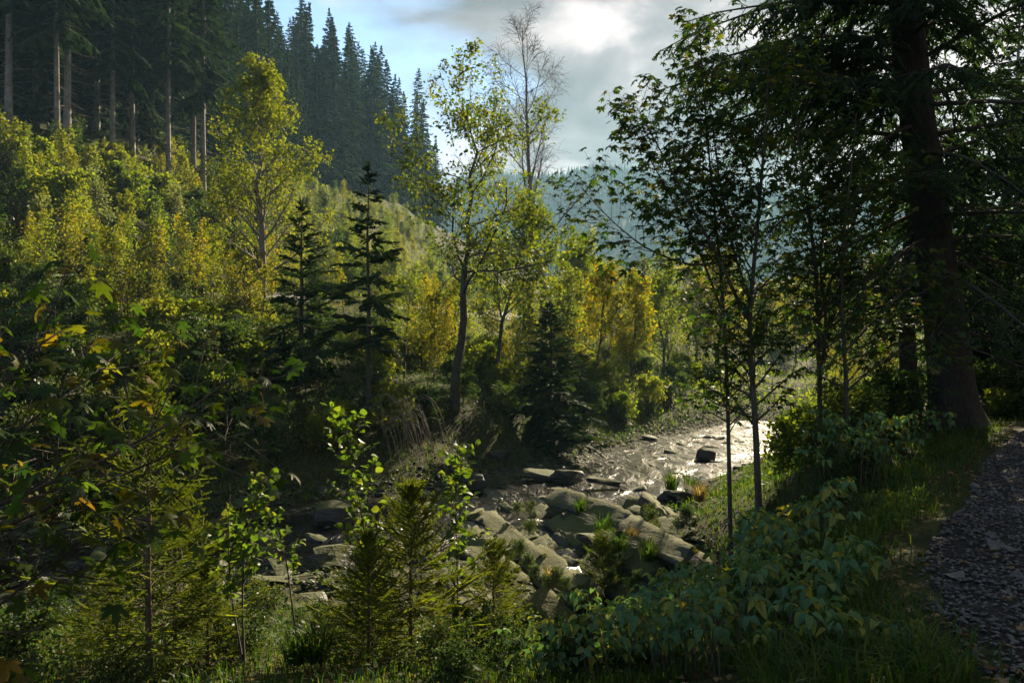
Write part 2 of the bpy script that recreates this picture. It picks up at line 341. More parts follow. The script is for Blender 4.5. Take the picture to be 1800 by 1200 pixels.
M['maple_dark'] = leaf_mat('shade_tinted_maple_leaves', [(.015, .038, .012), (.023, .052, .013), (.032, .066, .013), (.048, .078, .013), (.10, .08, .013)], .42, .08, .32, .85, 1.9, (1.0, 1, .3))  # darker, less translucent copy of the maple leaves: shade put into their colour
M['rasp'] = leaf_mat('raspberry_leaves', [(.045, .11, .055), (.058, .135, .064), (.070, .155, .068), (.08, .165, .064), (.10, .165, .045), (.17, .19, .035), (.28, .24, .03)], .40, .08, .45, .9, 1.5, (1.05, 1, .4))
M['grass'] = leaf_mat('grass_blades', [(.018, .05, .010), (.030, .075, .012), (.05, .095, .014), (.09, .10, .025)], .5, .03, .4, 0, 1.7, (1.05, 1, .35))
M['dry_grass'] = leaf_mat('dry_grass_blades', [(.16, .12, .05), (.24, .18, .08), (.12, .12, .03)], .5, .05, .4, 0, 1.3, (1.05, 1, .6))
M['litter'] = leaf_mat('fallen_leaves', [(.09, .055, .03), (.16, .10, .05), (.24, .16, .08), (.28, .21, .13)], .2, .05, .4, .9, 1.0)
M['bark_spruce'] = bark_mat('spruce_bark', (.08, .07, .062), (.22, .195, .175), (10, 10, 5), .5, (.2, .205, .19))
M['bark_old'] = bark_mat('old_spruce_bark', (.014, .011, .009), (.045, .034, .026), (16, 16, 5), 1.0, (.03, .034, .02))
M['bark_dark'] = bark_mat('dark_bark', (.03, .025, .02), (.085, .07, .055), (20, 20, 6), .6, (.07, .075, .045))
M['bark_birch'] = bark_mat('birch_bark', (.06, .05, .045), (.24, .21, .19), (8, 8, 24), .3)
M['twig'] = bark_mat('twig_bark', (.05, .037, .025), (.12, .09, .06), (30, 30, 12), .2)
M['dry'] = bark_mat('dead_twigs', (.16, .12, .085), (.30, .24, .18), (30, 30, 12), .2)
M['stump'] = bark_mat('stump_wood', (.02, .013, .009), (.06, .036, .022), (10, 10, 3), .8)
M['hill_forest'] = leaf_mat('far_forest', [(.015, .028, .015), (.028, .045, .018), (.04, .05, .02)], .2, .0, .6, 0, 1.0, (1, 1, .7))

# ------------------------------------------------------------------ objects
def tag(o, label=None, cat=None, group=None, kind=None):
    if label: o['label'] = label
    if cat: o['category'] = cat
    if group: o['group'] = group
    if kind: o['kind'] = kind
    return o
def obj(name, me, parent=None, loc=None, rot=None, scale=None):
    o = bpy.data.objects.new(name, me); COL.objects.link(o)
    if parent is not None: o.parent = parent
    if name in ('petioles', 'twigs', 'branches', 'dead_branches', 'foliage'): o['kind'] = 'stuff'
    if loc is not None: o.location = loc
    if rot is not None: o.rotation_euler = rot
    if scale is not None: o.scale = (scale,)*3 if np.isscalar(scale) else scale
    return o
def thing(name, parts, loc, rotz=0, scale=1, label=None, cat=None, group=None, tilt=(0, 0)):
    e = bpy.data.objects.new(name, None); COL.objects.link(e); e.empty_display_size = .2
    e.location = loc; e.rotation_euler = (tilt[0], tilt[1], rotz); e.scale = (scale,)*3 if np.isscalar(scale) else scale
    tag(e, label, cat, group)
    for pn, me in parts: obj(pn, me, e)
    return e

# ------------------------------------------------------------------ terrain
CP = np.array([
 (0,-6,.1),(0,0,0),(3,0,0),(-4,0,-.1),(8,0,.4),(15,0,1.5),(-10,0,-.4),(-20,0,-1),(-40,0,0),
 (0,3,-.28),(-2,4,-.55),(1.5,4,-.12),(2.6,5,0),(4,5,.02),(6,5,.2),(10,6,1),
 (0,6,-.95),(-2.7,6,-.92),(-5,6,-1.0),(-9,6,-1.2),(1.5,6,-.8),(1.2,6.8,-1.25),
 (-.9,7,-1.2),(-.2,8,-1.6),(1.4,8,-1.75),(2.3,8,-1.0),(3.2,7,-.05),(4.5,8,0),(5,9.5,0),(8,9,.4),
 (-4,9,-1.6),(-8,10,-1.9),(.6,9.6,-2.5),(-1.5,9.5,-1.75),
 (1.9,11.6,-3.4),(1.0,11.8,-2.7),(2.6,10.2,-2.4),(3.4,10.6,-.25),(4,11,-.45),(5,12,-.12),(6.5,12,0),
 (2.6,13,-2.0),(1.4,14,-2.2),(4.2,14,-1.1),
 (0,18,-2.3),(3,19,-2.3),(5,23,-2.3),(7.5,28,-2.35),(11,36,-2.35),(15,46,-2.35),(19,56,-2.35),(26,72,-2.3),(-3.5,15.6,-2.3),(-6,14,-2.25),(-10,13,-2.3),(-16,12,-2.3),(-.2,15,-2.3),
 (-2,12,-1.95),(-4.5,11.5,-1.95),
 (6,18,-1.3),(8,22,-1.4),(10.5,26,-1.6),(14.5,34,-1.6),(19,46,-1.6),(24,56,-1.4),(17.9,46,-1.3),(22.3,56,-1.1),(29.2,72,-1.0),(12.2,46,-1.2),(16.0,57,-1.1),(22.4,72,-1.0),(8.4,36.5,-1.5),(13.7,35.5,-1.5),(9.5,19,.05),(9,16,0),(12,20,.1),(15,28,.1),(22,45,.3),(7,15,-.15),
 (5.9,10.5,0),(8.2,13.6,0),(10.8,17,0),(13,20,.1),
 (14,12,.8),(18,18,1.2),(25,25,1.8),(35,40,3),(50,60,6),(70,90,9),(40,10,5),(80,20,14),
 (2.6,26,-2.0),(1,22,-2.02),(4.5,28,-2.05),
 (7.1,34.5,-1.7),(4.3,31,-1.7),(-.8,23,-1.75),(-2.9,20,-1.7),(-4.6,18.4,-1.7),(-6.9,16.8,-1.7),(-10.3,16,-1.7),(-16,15.5,-1.6),
 (-1.5,24.8,-.4),(-4,22,-.3),(-6.3,23,.5),(-10,21,.7),(-15,20,.8),(1.2,27.5,-1.1),(3,34,-.2),(8,39,-.8),(14,52,-.8),(20,66,-.8),
 (-17,32,4.1),(-14,37.5,4.0),(-8.5,46,3.8),(-5.9,55,3.8),(-2,70,3.8),(-20,26,4.1),(-23,18,4.1),
 (-19.5,34.5,4.2),(-16.5,40,4.1),(-11.3,48,3.9),(-8.9,56.5,3.9),(-5,71,3.9),(-23,27,4.2),(-26,18,4.2),
 (-14.5,29,2.5),(-11,33,2.3),(-9.4,30,1.9),(-5,38,1.6),(0,50,1.5),(1.4,36,.3),(-12,26,1.7),(6,60,.8),
 (-27,43,12.3),(-26.5,58,14.3),(-27,72,16.5),(-28,90,19.5),(-27,110,22.5),(-20,140,26),(-31,30,12),(-36,18,12),
 (-22,38.5,7.6),(-20,48,8.2),(-17,60,8.5),(-15,80,10),(-12,110,12.5),(-6,140,14),(-27,30,8),
 (-45,50,22),(-50,90,32),(-45,130,36),(-70,70,38),(-40,180,40),(-110,100,55),(-70,20,30),
 (33,100,-.5),(10,110,2),(48,150,2),(20,160,6),(70,230,6),(70,300,10),(10,250,22),(120,250,15),(150,400,15),(60,420,20),(-60,300,50),(-60,420,60),
 (300,100,30),(300,300,30),(-300,200,90),(0,600,30),(200,600,20),(0,-60,0),(60,-60,8),(-60,-60,5)], float)
def _phi(r2): return np.sqrt(r2+1.0)
_n = len(CP)
_A = _phi(((CP[:, None, :2]-CP[None, :, :2])**2).sum(-1)); _A[np.diag_indices(_n)] += -.02
_B = np.zeros((_n+1, _n+1)); _B[:_n, :_n] = _A; _B[:_n, _n] = 1; _B[_n, :_n] = 1
_w = np.linalg.solve(_B, np.append(CP[:, 2], 0))
def hbase(x, y):
    x = np.asarray(x, float); y = np.asarray(y, float); s = x.shape
    q = np.stack([x.ravel(), y.ravel()], -1); out = np.empty(len(q))
    for i in range(0, len(q), 20000):
        c = q[i:i+20000]
        out[i:i+20000] = _phi(((c[:, None]-CP[None, :, :2])**2).sum(-1))@_w[:_n]+_w[_n]
    return out.reshape(s)
PATH = np.array([(2.6,-4),(2.8,0),(2.95,2),(3.12,3.9),(3.36,5),(3.92,6.1),(5.15,7.7),(7.0,10.5),(9.3,13.5),(12.1,16.8),(15.5,19.6),(20,22)])
def path_dist(x, y):
    x = np.asarray(x, float); y = np.asarray(y, float)
    best = np.full(x.shape, 1e9)
    for a, b in zip(PATH[:-1], PATH[1:]):
        ab = b-a; t = np.clip(((x-a[0])*ab[0]+(y-a[1])*ab[1])/(ab@ab), 0, 1)
        best = np.minimum(best, np.hypot(x-a[0]-t*ab[0], y-a[1]-t*ab[1]))
    return best
def fbm(x, y, s=1.0):
    z = 0
    for i, (fx, fy, ph) in enumerate([(1.1, .7, .3), (-.8, 1.3, 1.7), (2.3, 1.9, 4.1), (-2.9, 2.2, 2.2), (4.7, -3.9, .9), (5.3, 6.1, 5.0)]):
        z = z+np.sin((x*fx+y*fy)*s+ph+1.3*np.sin((x*fy-y*fx)*s*.6+ph))/(i+1.5)
    return z/3
def h(x, y):
    x = np.asarray(x, float); y = np.asarray(y, float)
    z = hbase(x, y); pd = path_dist(x, y)
    k = np.clip((pd-.7)/1.2, 0, 1)
    return z+.07*fbm(x, y, 1.7)*k+.16*fbm(x, y, .45)*np.clip((pd-2)/4, 0, 1)*np.clip((np.abs(z+2.0)-.1)/1.0, 0, 1)
def H(x, y): return float(h(np.array([x]), np.array([y]))[0])
def on(px, d, dz=0.0):
    x = (px-900)/F*d
    return (x, d, H(x, d)+dz)

def axis(lo, a, b, hi, fine, n):
    mid = np.arange(a, b+1e-6, fine)
    gl = a-np.geomspace(fine, a-lo, n)[::-1] if lo < a else []
    gr = b+np.geomspace(fine, hi-b, n)
    return np.concatenate([gl, mid, gr])
gx = axis(-1500, -20, 16, 2000, .25, 55); gy = axis(-60, 1, 42, 1800, .25, 75)
GX, GY = np.meshgrid(gx, gy)
GZ = h(GX, GY); pdg = path_dist(GX, GY); GZ = GZ-.07*np.clip((.66-pdg)/.12, 0, 1)
GZ = np.where(GY > 600, np.minimum(GZ, 40), GZ)
g = Geo(); nx, ny = len(gx), len(gy)
ii = (np.arange(ny-1)[:, None]*nx+np.arange(nx-1)[None]).ravel()
g.add(np.stack([GX, GY, GZ], -1).reshape(-1, 3), np.stack([ii, ii+1, ii+nx+1, ii+nx], -1))
tag(obj('ground', g.mesh('ground', M['ground'], True)), kind='structure')

# path, road and gravel shoal, draped on the ground
def strip(name, line, width, mat, step=.12, lift=.0, rough=.02, cross=18, edge=.22, drop=.06):
    line = np.asarray(line, float)
    s = np.concatenate([[0], np.cumsum(np.hypot(*np.diff(line, axis=0).T))]); t = np.arange(0, s[-1], step)
    # smooth the polyline
    cx = np.interp(t, s, line[:, 0]); cyy = np.interp(t, s, line[:, 1])
    kz = max(3, int(1.6/step)); ker = np.hanning(kz+2)[1:-1]; ker /= ker.sum()
    pad = lambda a: np.convolve(np.pad(a, kz//2, mode='edge'), ker, 'same')[kz//2:kz//2+len(a)]
    cx, cyy = pad(cx), pad(cyy)
    tx, ty = np.gradient(cx), np.gradient(cyy); l = np.hypot(tx, ty); nx_, ny_ = -ty/l, tx/l
    u = np.linspace(-1, 1, cross)
    wob = 1+edge*np.stack([fbm(t*1.3, t*0+3, 1.0), fbm(t*1.1+9, t*0, 1.0)], -1)
    wd = np.where(u[None] < 0, wob[:, :1], wob[:, 1:])*width/2
    X = cx[:, None]+nx_[:, None]*u*wd; Y = cyy[:, None]+ny_[:, None]*u*wd
    Z = h(X, Y)+lift+rough*(fbm(X, Y, 5)+.6*fbm(X+7, Y, 13))-drop*np.clip((np.abs(u[None])-.72)/.28, 0, 1)
    n, k = X.shape; i = (np.arange(n-1)[:, None]*k+np.arange(k-1)[None]).ravel()
    gg = Geo().add(np.stack([X, Y, Z], -1).reshape(-1, 3), np.stack([i, i+k, i+k+1, i+1], -1))
    return tag(obj(name, gg.mesh(name, mat, True)), kind='structure')
strip('footpath', PATH, 1.62, M['path'], .07, 0, .025, 34)
strip('gravel_road', [(-24.5,17),(-21.6,26),(-18.3,33.3),(-15.3,38.8),(-9.9,47),(-7.4,55.8),(-3.5,70),(2,95)], 3.0, M['road'], .5, .12, .0, 6, .02, 0)

# stream bed gravel shown as shoals, then water
def patch(name, x0, x1, y0, y1, step, zf, mat, keep=None):
    xs = np.arange(x0, x1+1e-6, step); ys = np.arange(y0, y1+1e-6, step); X, Y = np.meshgrid(xs, ys); Z = zf(X, Y)
    k = len(xs); i = (np.arange(len(ys)-1)[:, None]*k+np.arange(k-1)[None]).ravel()
    f = np.stack([i, i+1, i+k+1, i+k], -1)
    if keep is not None: f = f[keep(X, Y).ravel()[f].all(1)]
    return obj(name, Geo().add(np.stack([X, Y, Z], -1).reshape(-1, 3), f).mesh(name, mat, True))
HB = lambda X, Y: h(X, Y)
tag(patch('stream_bed', -16, 30, 10.5, 76, .3, lambda X, Y: h(X, Y)+.03+.04*fbm(X, Y, 3.1), M['shoal'], lambda X, Y: (hbase(X, Y) < -1.9)), kind='structure')
tag(patch('stream', -18, 34, 12.4, 80, .5, lambda X, Y: -2.03+.012*fbm(X, Y, 2.1), M['water'], lambda X, Y: (hbase(X, Y) < -1.75) & ~((np.abs(X-1.8) < 1.7) & (Y < 13.0))), kind='structure')
tag(patch('pool', .3, 3.6, 9.4, 12.9, .1, lambda X, Y: -2.98+.006*fbm(X, Y, 3), M['water'], lambda X, Y: hbase(X, Y) < -2.8), kind='structure')

# ------------------------------------------------------------------ far hill and its forest
HD = 1250.0
crest = [(-900, 345), (300, 345), (700, 340), (960, 340), (1000, 332), (1040, 326), (1080, 334), (1130, 340), (1180, 350), (1330, 372), (1500, 395), (1800, 420), (2400, 430), (3200, 440)]
cp = np.array([(W(px, py, HD)[0], W(px, py, HD)[2]) for px, py in crest])
hx = np.linspace(-1500, 2000, 160); hv = np.linspace(0, 1, 24)
HX, HV = np.meshgrid(hx, hv)
cz = np.interp(HX, cp[:, 0], cp[:, 1])-6
HY = 450+(HD-450)*HV
HZ = -5+(cz+5)*np.sin(HV*np.pi/2)**1.15
b = 8; HX2 = np.concatenate([HX, np.repeat(hx[None], b, 0)]); HY2 = np.concatenate([HY, HD+np.linspace(20, 500, b)[:, None]+0*hx[None]])
HZ2 = np.concatenate([HZ, (HZ[-1][None]+5)*np.cos(np.linspace(.05, 1.5, b))[:, None]-5])
k = len(hx); i = (np.arange(HX2.shape[0]-1)[:, None]*k+np.arange(k-1)[None]).ravel()
tag(obj('hill', Geo().add(np.stack([HX2, HY2, HZ2], -1).reshape(-1, 3), np.stack([i, i+1, i+k+1, i+k], -1)).mesh('hill', M['ground'], True)), kind='structure')
def low_conifer():
    v, f = [], []
    for j, (z0, z1, r) in enumerate([(.08, .5, .17), (.3, .75, .13), (.55, 1.0, .085)]):
        a0 = len(v); n = 7
        for q in range(n):
            a = q/n*6.283+j; rr = r*(1 if q % 2 else .72); v.append([rr*math.cos(a), rr*math.sin(a), z0])
        v.append([0, 0, z1])
        for q in range(n): f.append([a0+q, a0+(q+1) % n, a0+n])
    return np.array(v), np.array(f)
cv, cf = low_conifer()
rng = np.random.default_rng(3)
def hill_z(x, y):
    v = np.clip((y-450)/(HD-450), 0, 1); c = np.interp(x, cp[:, 0], cp[:, 1])-6
    return -5+(c+5)*np.sin(v*np.pi/2)**1.15
N1 = 6500
fx = rng.uniform(-60, 900, N1); fy = 480+(HD-480)*rng.random(N1)**.7
fx[:1100] = rng.uniform(-60, 900, 1100); fy[:1100] = rng.uniform(HD-40, HD+12, 1100)
fz = hill_z(fx, fy)-1
hs_ = rng.uniform(12, 24, N1)
g = Geo(); rot = rng.random(N1)*6.28
scatter(g, cv[:, [0, 1, 2]], cf, np.stack([fx, fy, fz], -1), np.stack([np.cos(rot), np.sin(rot), 0*rot], -1), np.tile(UP, (N1, 1)), np.stack([hs_*1.1, hs_*1.1, hs_], -1))
tag(obj('far_forest', g.mesh('far_forest', M['hill_forest'])), 'hazy blue conifer forest covering the far hill', 'forest', kind='stuff')

# ------------------------------------------------------------------ spruces
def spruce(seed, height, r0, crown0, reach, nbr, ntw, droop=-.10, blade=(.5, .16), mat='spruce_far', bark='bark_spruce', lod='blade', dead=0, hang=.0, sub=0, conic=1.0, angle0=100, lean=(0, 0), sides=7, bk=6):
    rng = np.random.default_rng(seed)
    k = 9; tz = np.linspace(0, 1, k)
    P = np.stack([lean[0]*tz+rng.normal(0, .012*height*.3, k)*tz, lean[1]*tz+rng.normal(0, .012*height*.3, k)*tz, tz*height], -1)
    R = r0*(1-tz*.96)**.85; R[0] *= 1.25
    trunk = Geo(); tubes(trunk, P, R, sides)
    crown = Geo(); wood = Geo()
    prof = lambda t, pl: reach*(np.clip((1-t)/(1-crown0), .02, 1)**conic)*(.75+.5*rng.random(t.shape))
    Bp, Br, bt = spawn(P[None], R[None], nbr, crown0, .985 if lod == 'blade' else .94, lambda t: angle0-55*np.clip((t-crown0)/(1-crown0), 0, 1)**1.6, prof, k=bk, trop=(0, 0, droop), wig=.05, rr=.22, rend=.3, rng=rng, rmax=r0*.16)
    tubes(wood, Bp, Br, 3)
    blen = np.linalg.norm(Bp[:, -1]-Bp[:, 0], axis=1)
    Tp, Tr, tt = spawn(Bp, Br, ntw, .12, 1.0, 52, lambda t, pl: pl*(.34*(1.12-t))+.06*reach, k=4, trop=(0, 0, droop*.8-hang), wig=.08, rr=.5, rng=rng, planar=True, angsd=12)
    allT, allR = [Tp], [Tr]
    if sub:
        Sp, Sr, _ = spawn(Tp, Tr, sub, .15, 1.0, 50, lambda t, pl: pl*.42*(1.15-t), k=3, trop=(0, 0, droop-hang), wig=.1, rr=.5, rng=rng, planar=True, angsd=14)
        allT.append(Sp)
    tips = Bp[:, -2:]
    if lod == 'blade':
        for A in allT:
            p0 = A[:, 0]; d = A[:, -1]-A[:, 0]; L = np.linalg.norm(d, axis=1)*1.15
            n = nrm(np.cross(np.cross(nrm(d), UP), nrm(d))+rng.normal(0, .45, d.shape))
            scatter(crown, TWG_V, TWG_F, p0, d, n, np.stack([np.maximum(L*.4, blade[1])*rng.uniform(.7, 1.2, len(L)), L, L], -1))
        d = Bp[:, -1]-Bp[:, -3]; L = np.linalg.norm(d, axis=1)*1.2
        scatter(crown, TWG_V, TWG_F, Bp[:, -3], d, nrm(UP+rng.normal(0, .3, d.shape)), np.stack([L*.5, L, L], -1))
        # leader
        tp = P[-1]-np.array([0, 0, blade[0]]); m = 8
        a = rng.random(m)*6.28
        scatter(crown, TWG_V, TWG_F, np.repeat(tp[None], m, 0), np.stack([.25*np.cos(a), .25*np.sin(a), np.ones(m)], -1), np.stack([np.cos(a), np.sin(a), 0*a], -1), np.stack([np.full(m, .14*blade[0]/.5), np.full(m, blade[0]*1.5), np.full(m, .3)], -1))
    else:   # needles
        nl, nw, per = blade
        src = [(A, per if i == 0 else int(per*.55)) for i, A in enumerate(allT)]+[(Bp[:, 1:], int(per*1.6)), (P[None, -2:], int(per*1.6))]
        for A, m in src:
            p, T = along(A, m, rng, .0)
            ref = np.where(np.abs(T[:, 2:3]) > .9, np.array([1., 0, 0]), UP)
            u = nrm(np.cross(T, ref)); v = np.cross(u, T); a = rng.random(len(p))*2*np.pi
            side = np.cos(a)[:, None]*u+np.sin(a)[:, None]*v
            d = nrm(T*.9+side*rng.uniform(.4, .85, (len(p), 1))); nn = nrm(np.cross(d, T)+rng.normal(0, .3, d.shape))
            l = nl*rng.uniform(.7, 1.15, len(p))
            scatter(crown, NEE_V, NEE_F, p, d, nn, np.stack([np.full(len(p), nw), l, l], -1))
        for A in allT+[Bp[:, 1:]]:
            dA = A[:, -1]-A[:, 0]; LA = np.linalg.norm(dA, axis=1)
            scatter(crown, DIA_V, DIA_F, A[:, 0], dA, nrm(UP+rng.normal(0, .5, dA.shape)), np.stack([np.full(len(LA), .016), LA, LA*.3], -1))
        for A, Rr in zip(allT, allR+[Tr]):
            if A is Tp: tubes(wood, A, np.maximum(Tr, .0012), 3)
    parts = [('trunk', trunk.mesh('trunk', M[bark], True)), ('branches', wood.mesh('branches', M['twig'] if lod != 'blade' else M[bark])), ('crown', crown.mesh('crown', M[mat]))]
    if dead:
        dg = Geo()
        Dp, Dr, _ = spawn(P[None], R[None], dead, .08, crown0+.05, 98, lambda t, pl: reach*.45*rng.random(t.shape)+.3, k=4, trop=(0, 0, -.06), wig=.1, rr=.1, rend=.3, rng=rng, rmax=.025)
        tubes(dg, Dp, Dr, 3)
        D2, D2r, _ = spawn(Dp, Dr, 3, .3, .95, 45, lambda t, pl: pl*.35, k=3, trop=(0, 0, -.1), wig=.1, rr=.6, rng=rng, planar=True)
        tubes(dg, D2, D2r, 3)
        parts.append(('dead_branches', dg.mesh('dead_branches', M['dry'])))
    return parts

tall = [spruce(100+i, 25, .19, .30+.035*(i % 3), 2.8, 130, 11, droop=-.09, blade=(.6, .22), mat='spruce_far', dead=46, hang=.12, conic=.75, angle0=108) for i in range(4)]
full = [spruce(120+i, 22, .24, .08, 3.1, 165, 11, droop=-.08, blade=(.6, .24), mat='spruce_far', hang=.10, conic=.9, angle0=106) for i in range(3)]
rng = np.random.default_rng(11)
GF = 'tall spruces of the forest edge on the left slope'
front = [(15, 44), (100, 45), (118, 47), (198, 51), (170, 58), (232, 56), (296, 55), (340, 62), (357, 60), (40, 56), (268, 66), (320, 72)]
lab = {15: 'spruce trunk nearest the left photo edge at the forest edge', 100: 'grey spruce trunk left of its paler close twin at forest edge', 118: 'pale sunlit spruce trunk right of its close twin at forest edge',
       198: 'spruce with sunlit bare trunk and drooping lit branch on right', 296: 'tall bare-trunked spruce standing alone in front of dark forest', 357: 'slim spruce trunk just left of the yellow birch crown'}
for j, (px, d) in enumerate(front):
    x = (px-900)/F*d; z = H(x, d)
    thing('spruce_tree', tall[j % 4], (x, d, z-.2), rng.random()*6.28, rng.uniform(.92, 1.2), lab.get(px, 'slender bare-trunked spruce among the dark trunks of the forest edge'), 'tree', GF)
# rows behind, following the forest edge deep into the slope
edge = np.array([(-33, 22), (-30, 38), (-29, 48), (-28.5, 60), (-29, 72), (-30, 90), (-29, 110), (-23, 138), (-12, 165)])
es = np.concatenate([[0], np.cumsum(np.hypot(*np.diff(edge, axis=0).T))])
cnt = 0
for row in range(6):
    for s in np.arange(0, es[-1], 3.6+.35*row):
        s2 = s+rng.uniform(-1, 1)
        x = np.interp(s2, es, edge[:, 0])-row*3.2+rng.uniform(-1, 1)-1.5; y = np.interp(s2, es, edge[:, 1])+rng.uniform(-1.2, 1.2)
        px = 900+x/y*F
        if px < -60-row*6 or y < 30: continue
        if row >= 4 and y > 100: pass
        sc_ = rng.uniform(.72, 1.2)
        far_ = y > 80
        kind = full[rng.integers(3)] if (far_ and row <= 1 and rng.random() < .75) or ((row+cnt) % 2) else tall[rng.integers(4)]
        if not far_: zone = 'left of the lone bare-trunked spruce' if px < 290 else 'between the lone bare trunk and the yellow birch'
        else: zone = 'behind the large yellow birch' if px < 470 else 'just right of the yellow birch top' if px < 570 else 'on the skyline above the slim dark spruce' if px < 680 else 'on the skyline nearest the tall alder'
        rank = 'front-row' if row <= 1 else 'inner'
        thing('spruce_tree', kind, (x, y, H(x, y)-.2), rng.random()*6.28, (sc_*rng.uniform(.95, 1.5), sc_*rng.uniform(.95, 1.5), sc_), (rank+' dark forest spruce ' if not far_ else rank+' blue-green pointed spruce ')+zone, 'tree', 'forest spruces '+zone+', '+rank)
        cnt += 1
print('forest spruces', cnt)

# mid-ground spruces on the far bank
m1 = spruce(201, 5.6, .10, .06, 1.9, 62, 14, droop=-.02, blade=(.28, .05), mat='spruce_mid', bark='bark_dark', sub=5, conic=.9, angle0=98)
m2 = spruce(202, 7.0, .085, .28, 1.8, 36, 14, droop=-.03, blade=(.28, .05), mat='spruce_mid', bark='bark_dark', sub=5, conic=.8, angle0=100, dead=16)
m3 = spruce(203, 5.0, .10, .03, 2.35, 84, 13, droop=-.03, blade=(.26, .05), mat='spruce_mid', bark='bark_dark', sub=6, conic=.85, angle0=98)
def at_top(parts, px, py_top, d, height, label, group=None, rotz=0, name='spruce_tree'):
    x = (px-900)/F*d; z = H(x, d); top = CAMZ+(600-py_top)/F*d
    s = (top-z)/height
    return thing(name, parts, (x, d, z-.05), rotz, s, label, 'tree', group)
at_top(m1, 530, 352, 23, 5.6, 'broad dark young spruce in front of the yellow birch')
at_top(m2, 648, 288, 21.5, 7.0, 'slim dark spruce with a thin straight bare lower trunk', rotz=2.4)
at_top(m3, 968, 530, 25.5, 5.0, 'dense black-green bushy spruce right of the alder trunk')
at_top(m3, 70, 560, 19, 5.0, 'shaded low spruce behind the maple sprays at left', rotz=1)
at_top(m1, 1790, 600, 17, 5.6, 'young blue-green spruce beyond the path at right edge', rotz=1)
at_top(m3, 1725, 590, 24, 5.0, 'small spruce in the shade behind the big trunk', rotz=2)
at_top(m1, 1545, 640, 14, 5.6, 'low dark spruce left of the big trunk base', rotz=3)

# foreground young spruces
y1 = spruce(301, 2.6, .030, .05, .85, 90, 15, droop=.02, blade=(.018, .0046, 66), mat='spruce_young', bark='twig', lod='needle', sub=0, conic=.8, angle0=82, bk=5)
y2 = spruce(302, 1.7, .022, .04, .90, 84, 16, droop=.03, blade=(.018, .0046, 66), mat='spruce_young', bark='twig', lod='needle', sub=0, conic=.8, angle0=78, bk=5)
y3 = spruce(303, 1.5, .020, .03, .72, 84, 15, droop=.02, blade=(.017, .0046, 60), mat='spruce_young', bark='twig', lod='needle', sub=0, conic=.7, angle0=82, bk=5)
def young(parts, px, py_top, d, height, label, rotz=0):
    x = (px-900)/F*d; z = H(x, d); top = CAMZ+(600-py_top)/F*d; s = (top-z)/height
    thing('young_spruce', parts, (x, d, z-.02), rotz, s, label, 'tree', None)
young(y1, 262, 612, 6.2, 2.6, 'tallest young spruce with bright leader, lower left')
young(y3, 308, 838, 6.9, 1.5, 'thin young spruce just right of the tallest young spruce', 1)
young(y2, 722, 838, 7.2, 1.7, 'bright young spruce in the centre foreground', .5)
young(y3, 868, 945, 8.0, 1.5, 'small bushy young spruce beside the sunlit slab', 2)
young(y2, 648, 925, 6.8, 1.7, 'dark-based young spruce left of the centre spruce', 3.3)
young(y3, 365, 985, 6.5, 1.5, 'low yellowish young spruce near the bottom left', 4)
young(y2, 180, 985, 6.9, 1.7, 'low spreading young spruce left of the tallest one', 5)
young(y3, 1060, 935, 12.2, 1.5, 'tiny spruce growing on the mossy rock ridge', 5)

